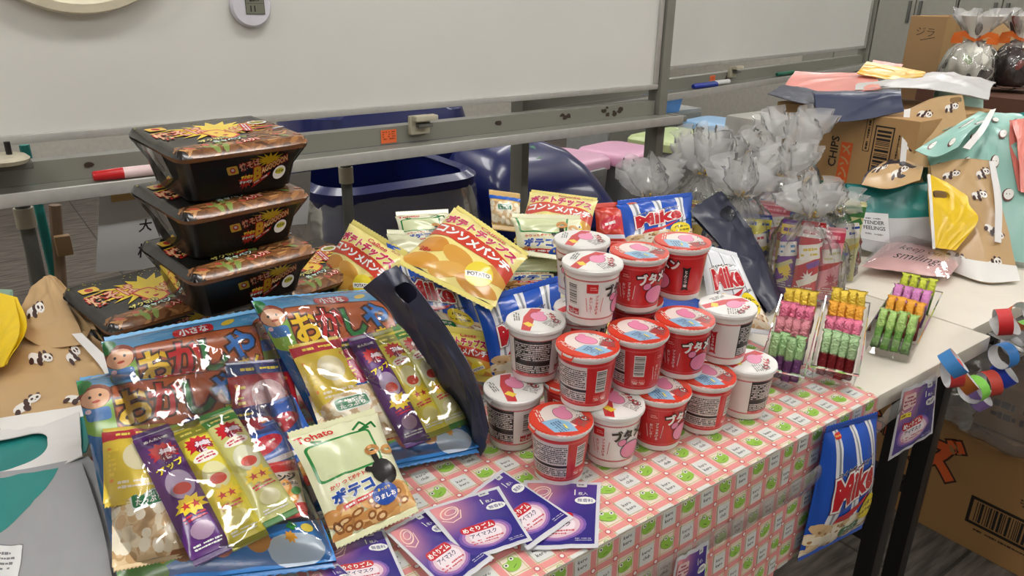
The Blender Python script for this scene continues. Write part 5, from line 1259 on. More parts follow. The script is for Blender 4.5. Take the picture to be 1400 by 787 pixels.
# navy carrier bags folded flat, standing between the snacks
NAVY = (44, 48, 70)
def strip_bag(label, L, R, hole, seed):
    """folded bag standing as a strip: left and right edge points from the bottom up"""
    Lp = [P(x, y, z=z) for x, y, z in L]; Rp = [P(x, y, z=z) for x, y, z in R]
    r = root_for('carrier_bag', label, 'bag', Lp + Rp, 'navy plastic carrier bags')
    mid = [(a + b) / 2 + np.array([-.004, -.006, .004]) for a, b in zip(Lp, Rp)]
    sheet(r, 'front_panel', [[a, m_, b] for a, m_, b in zip(Lp, mid, Rp)], 26, 44, None, NAVY, M['gift'], wr=.004, seed=seed, hole=hole)
    bk = np.array([.006, .010, -.004])
    sheet(r, 'back_panel', [[a + bk, m_ + bk * 1.6, b + bk] for a, m_, b in zip(Lp, mid, Rp)], 14, 24, None, (34, 37, 56), M['gift'], wr=.004, seed=seed + 1)
strip_bag('navy carrier bag standing between the assortment bag and noodle cups', [(657, 624, .704), (634, 578, .735), (590, 505, .79), (545, 440, .845), (496, 394, .885)], [(668, 590, .745), (652, 525, .80), (618, 462, .84), (578, 405, .885), (541, 362, .91)], (.42, .66, .50, .12), 4)
strip_bag('navy carrier bag standing behind the noodle cups at right', [(1052, 428, .704), (1022, 388, .745), (985, 335, .80), (943, 288, .845)], [(1070, 405, .715), (1046, 350, .775), (1018, 300, .83), (986, 261, .875)], (.42, .60, .45, .13), 14)

# ---------------------------------------------------------------- trays of foil wrapped sweets
CN = []
def make_candy(name, foil, stem, L=.062, W=.0125, T=.016):
    rings = []; n = 10
    cols = []; S = Soup()
    prof = [(-.5, .9, .25), (-.46, .95, .9), (-.2, 1, 1), (-.02, 1, 1), (.02, .97, 1.04), (.14, 1.08, 1.02), (.26, 1.0, .95), (.36, 1.05, .8), (.42, .85, .45), (.47, 1.15, .14), (.5, 1.25, .1)]
    g = np.zeros((len(prof), n + 1, 3)); a = np.linspace(0, 2 * PI, n + 1)
    for i, (z, kx, ky) in enumerate(prof):
        e = lambda t: math.copysign(abs(t) ** .55, t)
        for j in range(n + 1): g[i, j] = (W / 2 * kx * e(math.cos(a[j])), T / 2 * ky * e(math.sin(a[j])), z * L)
    rn = np.random.default_rng(len(CN)); CN.append(1); nz_ = rn.normal(size=g.shape) * .0007; nz_[:, -1] = nz_[:, 0]; g = g + nz_
    c1, c2 = np.array(lin(foil)), np.array(lin(stem))
    S.patch(g, foil, wrap=True, colfn=lambda gg: np.where((gg[..., 2:3] > .0 * L), c1, c2))
    me = S.mesh(name, M['foil']); return me
CM = {k: make_candy('wrapped_sweet', f, s) for k, f, s in (('yellow', (228, 196, 70), (110, 24, 36)), ('orange', (226, 160, 50), (120, 30, 36)), ('pink', (224, 120, 150), (110, 40, 90)), ('rose', (206, 130, 140), (90, 60, 120)), ('green', (160, 196, 140), (104, 60, 110)), ('mint', (168, 200, 150), (120, 22, 30)), ('lime', (190, 200, 60), (60, 110, 30)), ('violet', (206, 130, 186), (90, 50, 100)), ('leaf', (160, 192, 110), (104, 150, 70)))}
def candy_tray(label, c0, back, W, tilt, rows, tn):
    c0 = np.array(c0, float); fw = np.array(back, float) - c0; fw[2] = 0; length = np.linalg.norm(fw) / math.cos(tilt); fw /= np.linalg.norm(fw); wv = np.array([fw[1], -fw[0], 0])
    ax = fw * math.cos(tilt) + np.array([0, 0, math.sin(tilt)]); nz = np.cross(wv, ax); nz = nz if nz[2] > 0 else -nz
    X = lambda s, t, h: c0 + wv * s + ax * t + nz * h
    r = thing('sweet_tray', label, 'tray', c0, 0, 'clear trays of wrapped sweets'); mb = MB(c0); H = .034
    def ring(k, h, t0, t1): return [X(-W / 2 * k, t0, h), X(W / 2 * k, t0, h), X(W / 2 * k, t1, h), X(-W / 2 * k, t1, h)]
    mb = MB(c0); loft(mb, [ring(.90, .001, .004, length - .004), ring(1.0, H, -.003, length + .003)], cap=False); mb.add(ring(.90, .001, .004, length - .004), [(0, 1, 2, 3)]); mb.build('tub', M['tray'], r)
    mb = MB(c0); loft(mb, [ring(1.0, H, -.003, length + .003), ring(1.05, H + .0005, -.006, length + .006), ring(1.05, H - .002, -.006, length + .006)], cap=False); mb.build('rim', M['tray'], r)
    nr = len(rows); pitch = (length - .03) / (nr - .4)
    for i, col in enumerate(rows):
        for j in range(4):
            rr = random.Random(tn * 100 + i * 10 + j)
            o = link('wrapped_sweet', CM[col])
            ln = math.radians(58 + rr.uniform(-6, 6)); up = -ax * 0 + ax * math.cos(ln) * 1.0 + nz * math.sin(ln)   # leaning towards the back
            xa = wv * math.cos(rr.uniform(-.3, .3)) ; ya = np.cross(up, xa); ya /= np.linalg.norm(ya); xa = np.cross(ya, up)
            base = X((j - 1.5) * (W - .014) / 4, .004 + i * pitch + rr.uniform(-.002, .002), .012) + up * .031 + nz * rr.uniform(-.001, .001)
            o.matrix_world = Matrix(((xa[0], ya[0], up[0], base[0]), (xa[1], ya[1], up[1], base[1]), (xa[2], ya[2], up[2], base[2]), (0, 0, 0, 1)))
            ordn = ['first', 'second', 'third', 'fourth'][j]; rown = ['front', 'second', 'third', 'back'][i]
            tag(o, f'{col} foil sweet, {ordn} from the left in the {rown} row of the {TN[tn]} tray', 'sweet', 'foil wrapped sweets in clear trays')
TN = ['left', 'middle', 'right']
candy_tray('clear tray of pink, rose and green foil sweets at the left', P(1066, 529, z=.705), P(1096, 415, z=.775), .056, .32, ['green', 'rose', 'pink', 'yellow'], 0)
candy_tray('clear tray of yellow, orange, pink and green foil sweets in the middle', P(1137, 527, z=.705), P(1158, 415, z=.775), .058, .32, ['mint', 'pink', 'orange', 'yellow'], 1)
candy_tray('clear tray of green, orange and violet foil sweets standing alone at right', P(1212, 490, z=.7012), P(1255, 402, z=.725), .068, .0, ['leaf', 'orange', 'violet', 'lime'], 2)
# ---------------------------------------------------------------- clear tied bags of party snacks
def clear_bag(label, base, r, h, neck, seed, lean=(0, 0), ruf=.06, sq=(1, 1), mkey='clear_bag', tie=(206, 170, 70), name='party_bag', group='clear tied bags of snacks', fluff=True):
    """gathered film sack: body, tied neck, flared ruffle"""
    rr = np.random.default_rng(seed); root = thing(name, label, 'bag', base, 0, group)
    n = 56; a = np.linspace(0, 2 * PI, n + 1)
    prof = [(0.55, 0), (.92, .02), (1.05, .12), (1.06, .35), (1.0, .58), (.80, .76), (.48, .89), (neck / r, 1.0)]
    ph = rr.uniform(0, 6.3, 8); kk = rr.integers(3, 17, 8); rows = []
    def folds(t, amp): return 1 + amp * sum(np.sin(kk[q] * a + ph[q] + t * (q - 3)) * (1 / (1 + .12 * kk[q])) for q in range(8))
    for i, (k, t) in enumerate(prof):
        am = .035 + .05 * t; rad = r * k * folds(t * 2, am)
        rows.append(np.stack([rad * np.cos(a) * sq[0] + lean[0] * t * h, rad * np.sin(a) * sq[1] + lean[1] * t * h, t * h + .010 * (t > .1) * (t < .95) * np.sin(3 * a + ph[1])], 1))
    for t, k in ((.10, .9), (.3, 1.9), (.65, 2.9), (1.0, 3.0)):
        rad = neck * k * (1 + min(.5, .12 + .4 * t) * np.sin(7 * a + ph[2] + 2 * t) + .25 * t * np.sin(11 * a + ph[3])); rad = np.abs(rad)
        rows.append(np.stack([rad * np.cos(a) + lean[0] * h * (1 + .2 * t), rad * np.sin(a) + lean[1] * h * (1 + .2 * t), h + ruf * t + .012 * t * np.sin(5 * a + ph[4])], 1))
    g0 = np.array(rows); g = smooth_ctrl(g0[:, :-1], n, 30) if False else g0
    # refine rows
    g = np.array([(np.array([np.interp(np.linspace(0, len(rows) - 1, 34), range(len(rows)), g0[:, j, c]) for c in range(3)])).T for j in range(n + 1)]).swapaxes(0, 1)
    nz = rr.normal(size=(34, n + 1, 3)) * .0012; nz[:, -1] = nz[:, 0]; g = g + nz
    S = Soup(); S.patch(g[:21], (255, 255, 255), wrap=True); S.build('film', M[mkey], root)
    S = Soup(); S.patch(g[20:], (255, 255, 255), wrap=True); S.build('gathered_top', M['gathered'], root)
    if fluff:
        q = g[17:].copy(); cx_ = np.array([lean[0] * h, lean[1] * h, 0]); k_ = np.linspace(1.03, 1.22, len(q))[:, None, None]; q = np.where(np.array([1, 1, 0]) > 0, (q - cx_) * k_ + cx_, q - .012); q += rr.normal(size=q.shape) * .0012; q[:, -1] = q[:, 0]
        S = Soup(); S.patch(q, (255, 255, 255), wrap=True); S.build('outer_ruffle', M['gathered'], root)
    MB().tube([(lean[0] * h + (neck + .002) * math.cos(t), lean[1] * h + (neck + .002) * math.sin(t), h + .003 * math.sin(t)) for t in np.linspace(0, 2 * PI, 14, endpoint=False)], .0022, 6, closed=True).build('tie', mat('gold_tie', tie, .3, metal=.6), root, smooth=True)
    MB().tube([(lean[0] * h - neck, lean[1] * h - neck, h), (lean[0] * h - neck - .016, lean[1] * h - neck - .014, h + .012)], .0018, 6).build('tie_end', mat('gold_tie_end', tie, .3, metal=.6), root, smooth=True)
    return root
BR = [((36, 70, 160), (230, 220, 60)), ((196, 36, 44), (236, 232, 226)), ((216, 190, 70), (150, 60, 40)), ((70, 110, 80), (226, 220, 170)), ((120, 60, 150), (240, 210, 80)), ((40, 130, 190), (230, 80, 60)), ((226, 150, 160), (190, 50, 80)), ((210, 206, 150), (60, 120, 60))]
_bd = {}
def filler(label, cx, cy, z, w, h, t, rz, ci, tilt=.1, grp='packets inside the clear tied bags'):
    key = (ci, round(w, 3), round(h, 3))
    if key not in _bd:
        d = Design(w, h); b_, c_ = BR[ci]; rr = random.Random(ci + 5)
        for q in range(5): d.rect(rr.uniform(-.3, .3) * w, rr.uniform(-.45, .35) * h, w * rr.uniform(.5, 1.2), h * rr.uniform(.04, .1), rr.choice([c_, (236, 226, 210), BR[(ci + 3) % 8][0]]), .5)
        d.rect(0, h * .40, w, h * .14, c_); d.scribble(0, h * .40, w * .8, h * .09, 1, b_); d.rect(0, h * .14, w * .86, h * .2, (238, 234, 226), .2, w * .05); d.scribble(0, h * .14, w * .74, h * .14, 2, BR[(ci + 1) % 8][0], .2, seed=ci)
        d.burst(w * .1, -h * .2, w * .14, w * .34, 9, c_, 1, 1, ci); d.scribble(0, -h * .38, w * .8, h * .1, 3, (240, 236, 226), seed=ci + 2); _bd[key] = d
    right = np.array([math.cos(rz), math.sin(rz), 0]); out = np.array([right[1], -right[0], 0]); up = np.array([0, 0, 1.]) - out * tilt
    bag('snack_packet', label, 'snack', rect_at((cx, cy, z + h / 2 + .006), w, h, right, up), t, _bd[key], BR[ci][0], seed=ci + int(cx * 1000), group=grp, nu=10, nv=12, wr=.0012, seal_h=.005)
CB = [  # base pixel, z, radius, height, neck, label, packets
 ((1.17, .70), .062, .150, .012, 'front clear bag of upright snack packets right behind the sweet trays', [(-.034, -.012, .036, .125, 4), (.0, -.026, .04, .13, 1), (.036, -.01, .036, .12, 6), (.0, .02, .07, .11, 0), (-.03, .03, .06, .10, 2)]),
 ((1.30, .735), .050, .130, .010, 'clear bag of green and yellow packets nearest the teal carrier bag', [(-.02, -.012, .05, .13, 3), (.022, -.016, .05, .14, 7), (.0, .02, .07, .12, 1)]),
 ((1.13, .825), .060, .165, .012, 'clear bag of blue and red packets behind the second navy bag', [(-.03, -.01, .06, .115, 5), (.03, -.014, .055, .12, 0), (.0, .025, .07, .11, 2)]),
 ((1.19, .955), .070, .170, .013, 'clear bag with tall gathered top in the middle of the bag heap', [(-.03, .0, .07, .10, 2), (.035, .0, .07, .10, 5)]),
 ((1.055, .965), .066, .140, .013, 'clear bag at the left end of the bag heap beside the blue popcorn bag', [(-.03, .0, .075, .08, 1), (.04, .0, .07, .085, 2)]),
 ((1.44, .94), .075, .190, .015, 'tallest clear bag at the back of the heap before the carton', [(-.035, .0, .08, .11, 4), (.04, .0, .07, .12, 3)]),
 ((1.31, .86), .060, .170, .013, 'clear bag half hidden at the back left of the heap', [(-.02, .0, .08, .10, 6), (.04, .0, .06, .11, 0)]),
 ((1.315, .99), .060, .165, .013, 'clear bag between the middle and the tallest bag of the heap', [(-.02, .0, .06, .10, 7), (.03, .0, .05, .11, 5)]),
]
for i, ((px, py), r_, h_, nk, lb, pk) in enumerate(CB):
    c = np.array([px, py, TZ + .001])
    clear_bag(lb, c, r_, h_, nk, 30 + i, lean=(-.06, .03 * math.cos(i * 1.7)), ruf=(.055, .03, .06, .08, .065, .08, .06, .065)[i])
    va = math.atan2(-c[1], -c[0]) + PI / 2
    for q, (dx, dy, w, h, ci) in enumerate(pk):
        ca, sa = math.cos(va), math.sin(va); col = ['blue', 'red', 'yellow', 'green', 'purple', 'sky blue', 'pink', 'olive'][ci]
        filler(f'{col} snack packet inside the {["clear bag right behind the sweet trays","clear bag nearest the teal carrier bag","clear bag behind the second navy bag","clear bag in the middle of the heap","leftmost clear bag of the heap","tallest clear bag before the carton","clear bag at the back left of the heap","clear bag between the middle and tallest ones"][i]}', c[0] + dx * ca - dy * sa, c[1] + dx * sa + dy * ca, TZ, w, h, .02, va + .15 * (q - 1), ci)

# ---------------------------------------------------------------- plastic gift bags
TAN = (198, 164, 118); MINT = (150, 198, 186); TEAL = (36, 132, 128); LGREY = (198, 200, 200)
def gift(label, rows, design, base, hole=None, seed=1, depth=.02, wr=.003, back=None, nu=22, nv=24, group='plastic carrier bags', name='carrier_bag', strips=(), thru=False):
    """carrier bag: front panel through rows of (px, py, depth) from the bottom edge up, and a back panel behind it"""
    def pt(x, y, d):
        p = P(x, y, d=d); return p if p[2] > TZ + .003 else P(x, y, z=TZ + .003)
    R = [[pt(x, y, d) for x, y, d in row] for row in rows]
    r = root_for(name, label, 'bag', [p for row in R for p in row], group)
    sheet(r, 'front_panel', R, nu + (14 if hole else 0), nv + (14 if hole else 0), design, base, M['gift'], wr=wr, seed=seed, hole=hole, back=back)
    A = np.array(R); B = A + np.array([FW[0], FW[1], 0]) * (depth / 3 + .002)
    if A.shape[0] > 2: B[1:-1] += np.array([FW[0], FW[1], 0]) * depth
    sheet(r, 'back_panel', B.tolist(), 14, 14, None, back or base, M['gift'], wr=wr, seed=seed + 3, hole=hole if thru else None)
    for k, (rws, c) in enumerate(strips):
        Q = [[P(x, y, d=d - .004) for x, y, d in row] for row in rws]; sheet(r, 'white_edge', Q, 4, 14, None, c, M['gift'], wr=.0008, seed=seed + 5 + k)
    return r
WH = (232, 230, 228)
# carton with carrier bags heaped on it
M['card'] = mat('corrugated_card', (178, 140, 92), .8, var=.05, vscale=20)
def carton(name, label, x0, x1, y0, y1, z0, z1, face=None, col=(180, 142, 94), open_top=False):
    r = thing(name, label, 'box', ((x0 + x1) / 2, (y0 + y1) / 2, z0)); o = r.location[:]; m_ = mat('corrugated_card', col, .8, var=.05, vscale=20)
    mb = MB(o)
    if open_top:
        t = .005
        mb.box(x0, x1, y0, y1, z0, z0 + t); mb.box(x0, x0 + t, y0, y1, z0 + t, z1); mb.box(x1 - t, x1, y0, y1, z0 + t, z1); mb.box(x0 + t, x1 - t, y0, y0 + t, z0 + t, z1); mb.box(x0 + t, x1 - t, y1 - t, y1, z0 + t, z1)
    else: mb.box(x0, x1, y0, y1, z0, z1)
    mb.build('body', m_, r, bevel=.002)
    if face is not None:
        S = Soup(); S.patch(np.array([[[x0 - .0006, y1 - .002, z0 + .002], [x0 - .0006, y0 + .002, z0 + .002]], [[x0 - .0006, y1 - .002, z1 - .002], [x0 - .0006, y0 + .002, z1 - .002]]]), col, face); S.build('printed_face', M['paper'], r, o)
    return r
bx0, by0, by1, bz1 = 1.64, .78, 1.13, .955
d = Design(by1 - by0 - .004, bz1 - TZ - .004)
d.rect(-.015, .005, .028, .11, (222, 96, 42)); d.text('コンソメ', -.015, .005, .026, (196, 156, 106), bold=.03, rot=PI / 2, fit=.10)
d.text('CHIPS', -.045, .035, .022, (40, 30, 24), rot=PI / 2, bold=.02, fit=.07); d.rect(.066, .045, .044, .125, (30, 24, 20)); d.rect(.066, .045, .038, .118, (178, 140, 92)); d.barcode(.066, .045, .108, .032, PI / 2, 26, bg=None)
d.rect(.030, .085, .016, .075, (50, 38, 28), 0, .003); d.rect(.030, .085, .013, .072, (178, 140, 92), 0, .003); d.scribble(.030, .085, .066, .008, 1, (50, 38, 28), PI / 2); d.scribble(.100, .045, .10, .006, 1, (60, 46, 34), PI / 2)
d.ell(.012, -.058, .030, .022, (40, 28, 20)); d.ell(.012, -.058, .026, .018, (222, 96, 42)); d.scribble(-.115, .08, .06, .014, 1, (40, 30, 24), PI / 2)
for t_ in d.tri: t_[..., 0] += .0375
carton('carton', 'brown carton with barcode under the heap of carrier bags', bx0, 1.98, by0, by1, TZ, bz1, d)
# heap on the carton
gift('salmon pink carrier bag lying flat on top of the carton', [[(1100, 137, 1.76), (1150, 131, 1.74), (1205, 120, 1.72)], [(1075, 122, 1.86), (1140, 112, 1.9), (1200, 108, 1.92)], [(1088, 97, 1.98), (1150, 100, 2.0), (1200, 97, 2.02)]], None, (240, 150, 138), seed=5, wr=.003, depth=.008)
gift('navy carrier bag draped over the front top edge of the carton', [[(1118, 168, 1.66), (1175, 164, 1.65), (1236, 152, 1.64)], [(1114, 132, 1.69), (1175, 133, 1.675), (1232, 128, 1.66)], [(1110, 124, 1.75), (1175, 124, 1.73), (1232, 122, 1.72)]], None, (52, 60, 88), seed=6, wr=.003, depth=.004, hole=(-.55, .55, .16, .28))
gift('dark navy carrier bag sticking out at the left of the carton top', [[(1050, 128, 1.80), (1085, 138, 1.74), (1118, 146, 1.70)], [(1070, 116, 1.88), (1100, 120, 1.84), (1130, 128, 1.78)]], None, (44, 50, 74), seed=7, wr=.002, depth=.006)
gift('yellow carrier bag lying across the top of the heap', [[(1172, 100, 1.94), (1220, 108, 1.90), (1262, 104, 1.88)], [(1186, 84, 2.02), (1230, 92, 2.0), (1266, 98, 1.98)]], None, (236, 182, 30), seed=8, wr=.003, depth=.006, hole=(-.35, .1, .3, .35))
gift('salmon carrier bag edge under the yellow bag on the heap', [[(1190, 92, 2.0), (1225, 98, 1.98)], [(1195, 82, 2.06), (1235, 88, 2.04)]], None, (240, 160, 146), seed=9, wr=.002, depth=.006)
gift('silver grey carrier bag stretched across the right of the heap', [[(1170, 122, 1.74), (1260, 120, 1.74), (1352, 136, 1.74)], [(1180, 114, 1.84), (1275, 108, 1.84), (1356, 118, 1.82)], [(1230, 112, 1.96), (1285, 98, 1.96), (1362, 112, 1.92)]], None, (206, 206, 206), seed=10, wr=.006, depth=.01)
gift('pale mint carrier bag with handle hole standing behind the tan bag', [[(1285, 168, 1.86), (1315, 168, 1.86), (1344, 165, 1.86)], [(1284, 135, 1.88), (1315, 130, 1.88), (1344, 128, 1.88)], [(1284, 118, 1.88), (1318, 112, 1.88), (1343, 110, 1.88)]], None, (172, 208, 196), seed=11, wr=.002, hole=(-.1, .45, .5, .2))
gift('tan panda carrier bag standing upright right of the carton barcode', [[(1232, 226, 1.60), (1275, 228, 1.60), (1318, 218, 1.60)], [(1236, 180, 1.63), (1280, 178, 1.63), (1322, 170, 1.63)], [(1240, 152, 1.65), (1280, 134, 1.65), (1316, 130, 1.65)]], d_panda(.14, .13, s=.0115, seed=3), TAN, seed=12, wr=.002, hole=(.72, .86, .22, .09), strips=[([[(1230, 226, 1.60), (1238, 226, 1.60)], [(1234, 180, 1.63), (1242, 180, 1.63)], [(1236, 150, 1.65), (1245, 148, 1.65)]], WH)])
gift('large mint carrier bag printed with coconuts at the right edge', [[(1300, 345, 1.55), (1360, 352, 1.52), (1440, 365, 1.48)], [(1285, 262, 1.585), (1350, 258, 1.55), (1436, 262, 1.52)], [(1268, 205, 1.605), (1345, 190, 1.59), (1425, 190, 1.56)], [(1300, 180, 1.61), (1352, 156, 1.64), (1405, 158, 1.66)]], d_coconut(.24, .28), MINT, seed=13, wr=.006, depth=.05, nu=26, nv=28)
gift('mint carrier bag flap folded over with a white edge', [[(1252, 206, 1.545), (1280, 214, 1.535), (1310, 200, 1.53)], [(1282, 188, 1.57), (1305, 182, 1.56), (1330, 176, 1.56)], [(1340, 152, 1.615), (1352, 156, 1.615), (1360, 160, 1.615)]], d_coconut(.12, .10, 5), MINT, seed=14, wr=.002, depth=.004, strips=[([[(1316, 202, 1.525), (1326, 204, 1.525)], [(1338, 176, 1.557), (1347, 178, 1.557)], [(1354, 150, 1.61), (1362, 148, 1.61)]], WH)])
gift('coral carrier bag edge at the far right margin', [[(1396, 262, 1.52), (1425, 268, 1.52)], [(1392, 205, 1.54), (1425, 205, 1.54)], [(1384, 165, 1.58), (1420, 160, 1.58)]], None, (238, 140, 128), seed=15)
gift('teal carrier bag behind the coral one at the far right', [[(1372, 345, 1.76), (1432, 345, 1.74)], [(1370, 230, 1.78), (1430, 230, 1.76)], [(1362, 160, 1.82), (1430, 150, 1.82)]], None, TEAL, seed=16)
gift('teal and grey carrier bag with square label on the bare table', [[(1168, 338, 1.555), (1222, 350, 1.55), (1278, 347, 1.545)], [(1162, 296, 1.555), (1220, 300, 1.55), (1276, 298, 1.545)], [(1158, 252, 1.56), (1218, 256, 1.56), (1276, 250, 1.555)]], d_tender(.17, .14), TEAL, seed=17, wr=.0016, depth=.03)
gift('tan panda carrier bag folded over the top of the teal bag', [[(1178, 252, 1.53), (1215, 258, 1.52), (1258, 246, 1.52)], [(1190, 234, 1.56), (1222, 230, 1.56), (1262, 230, 1.55)], [(1212, 220, 1.61), (1230, 218, 1.61), (1262, 226, 1.60)]], d_panda(.12, .06, s=.0115, seed=6), TAN, seed=18, wr=.003, depth=.006, back=(40, 44, 60))
gift('tall tan panda carrier bag with white edge behind the yellow bag', [[(1296, 368, 1.475), (1345, 386, 1.44), (1394, 384, 1.425)], [(1286, 318, 1.50), (1336, 318, 1.475), (1382, 332, 1.45)], [(1278, 268, 1.53), (1325, 262, 1.51), (1368, 272, 1.49)], [(1272, 228, 1.56), (1315, 218, 1.55), (1356, 220, 1.53)]], d_panda(.14, .24, s=.0125, seed=9, band=.032), TAN, seed=19, wr=.0035, depth=.02, strips=[([[(1360, 330, 1.455), (1369, 332, 1.452)], [(1360, 275, 1.488), (1370, 275, 1.485)], [(1352, 220, 1.53), (1360, 220, 1.528)]], WH)])
gift('bright yellow carrier bag with handle hole leaning on the tan panda bag', [[(1277, 338, 1.468), (1292, 340, 1.464), (1307, 342, 1.46)], [(1274, 300, 1.48), (1305, 302, 1.47), (1337, 302, 1.46)], [(1272, 268, 1.50), (1300, 270, 1.49), (1326, 280, 1.48)], [(1270, 238, 1.52), (1296, 250, 1.51), (1323, 268, 1.50)]], None, (240, 200, 22), seed=20, wr=.0025, depth=.006, hole=(-.45, .40, .42, .15), thru=True, strips=[([[(1275, 340, 1.466), (1279, 340, 1.466)], [(1272, 290, 1.48), (1276, 290, 1.48)], [(1268, 238, 1.52), (1272, 238, 1.52)]], WH)])
# pink pouch with handwriting
d = Design(.15, .10); d.rect(-.0, .004, .13, .06, (232, 196, 196)); d.text('keep on', .0, .012, .028, (40, 34, 40), bold=-.004, shear=.3, fit=.075); d.text('smiling.', .008, -.016, .028, (40, 34, 40), bold=-.004, shear=.3, fit=.085); d.scribble(.0, .036, .05, .005, 1, (130, 100, 100))
cp = [P(1219, 325, z=.728), P(1322, 349, z=.722), P(1296, 380, z=.716), P(1178, 364, z=.718)]
r = bag('gift_pouch', 'pale pink gift pouch reading keep on smiling on the bare table', 'pouch', cp, .022, d, (240, 198, 196), seed=44, seals=False, wr=.001, pull=.0)
n_ = 12; U, V = np.meshgrid(np.linspace(-1, 1, n_ + 1), np.linspace(-1, 1, n_ + 1)); Q = quad_uv([P(1221, 323, z=.732), P(1326, 350, z=.724), P(1292, 390, z=.712), P(1176, 366, z=.714)], U, V)
Q[..., 2] += .008 + .016 * np.clip(1 - U ** 4, 0, 1) * np.clip(1 - V ** 4, 0, 1) + .002 * creases(U, V, 3, 9)
S = Soup(); S.patch(Q, (255, 255, 255)); S.build('clear_sleeve', M['clear'], r, r.location[:])

# ---------------------------------------------------------------- far cartons and cellophane gifts
cb = P(1322, 122, d=2.28)
carton('carton', 'low dark brown carton carrying the two cellophane gifts', cb[0] - .10, cb[0] + .24, cb[1] - .32, cb[1] + .10, TZ, cb[2] - .002, None, (92, 58, 44))
d = Design(.20, .20); d.text('ジラ', -.05, .055, .03, (60, 46, 36), bold=-.005, rot=-.05); d.line([(-.06, .03), (-.02, .04)], .002, (60, 46, 36)); d.rect(.02, .0, .028, .196, (196, 160, 110)); d.rect(.06, -.05, .03, .05, (206, 120, 80)); d.rect(.06, -.05, .026, .046, (226, 200, 170)); d.scribble(.06, -.05, .02, .036, 4, (196, 90, 60))
c2 = P(1236, 112, d=2.62)
carton('carton', 'open carton with pen marks far right before the lockers', c2[0], c2[0] + .26, c2[1] - .21, c2[1] + .02, c2[2], c2[2] + .215, d, (186, 150, 104), open_top=True)
carton('carton', 'tall plain carton under the open pen-marked one', c2[0] + .01, c2[0] + .25, c2[1] - .20, c2[1] + .01, 0, c2[2] - .001, None, (150, 116, 78))
for i, (px, lb, cols) in enumerate(((1318, 'pale cellophane gift bundle with orange ribbon beside the open carton', [(232, 230, 218), (186, 204, 160), (120, 112, 112)]), (1382, 'dark cellophane gift bundle with orange ribbon at the right edge', [(64, 48, 48), (40, 36, 44), (150, 60, 50)]))):
    c = P(px, 119, d=2.26); base = (c[0], c[1], c[2] - .0005)
    rr = random.Random(i + 3); r = clear_bag(lb, base, .072, .135, .016, 60 + i, lean=(.0, .0), ruf=.075, mkey='clear', tie=(232, 110, 40), fluff=False, name='gift_bundle', group='cellophane gift bundles')
    # printed inner wrapping
    n = 36; a = np.linspace(0, 2 * PI, n + 1); prof = [(.6, .004), (.92, .012), (1.0, .05), (.95, .085), (.64, .112), (.22, .132), (.55, .16), (.9, .20)]
    g = np.array([[(.066 * k * (1 + .06 * math.sin(5 * t + z * 60) + .04 * math.sin(9 * t)) * math.cos(t), .066 * k * (1 + .06 * math.sin(5 * t + z * 60)) * math.sin(t), z) for t in a] for k, z in prof]); g[:, -1] = g[:, 0]
    d = Design(.42, .19)
    for q in range(26): d.ell(rr.uniform(-.2, .2), rr.uniform(-.08, .085), rr.uniform(.008, .02), rr.uniform(.006, .014), rr.choice(cols + [(236, 234, 228), (90, 84, 84)]), rr.uniform(0, 3))
    for q in range(8): d.scribble(rr.uniform(-.2, .2), rr.uniform(-.06, .06), .03, .008, 1, rr.choice([(40, 36, 36), (230, 226, 220)]), rr.uniform(-.5, .5), seed=q)
    S = Soup(); S.patch(g, cols[0], d, wrap=True, colfn=lambda gg: np.where(gg[..., 2:3] > .125, np.array(lin((226, 222, 214))), np.array(lin(cols[0])))); S.build('inner_wrap', M['gift'], r)
    rb = mat('orange_ribbon', (236, 116, 36), .4); va = math.atan2(-c[1], -c[0])
    for s_ in (-1, 1):
        tx, ty = math.cos(va + PI / 2) * s_, math.sin(va + PI / 2) * s_; ox, oy = math.cos(va) * .02, math.sin(va) * .02
        mb = MB(); pts = [(0, 0, 0), (.03, 0, .014), (.055, 0, .008), (.06, 0, -.006), (.03, 0, -.004)]
        vs = []; 
        for (t, _, z) in pts: vs += [(ox + tx * t, oy + ty * t, .137 + z - .008), (ox + tx * t, oy + ty * t, .137 + z + .008)]
        mb.add(vs, [(2 * k, 2 * k + 2, 2 * k + 3, 2 * k + 1) for k in range(len(pts) - 1)]); mb.build('ribbon_loop', rb, r, smooth=True)

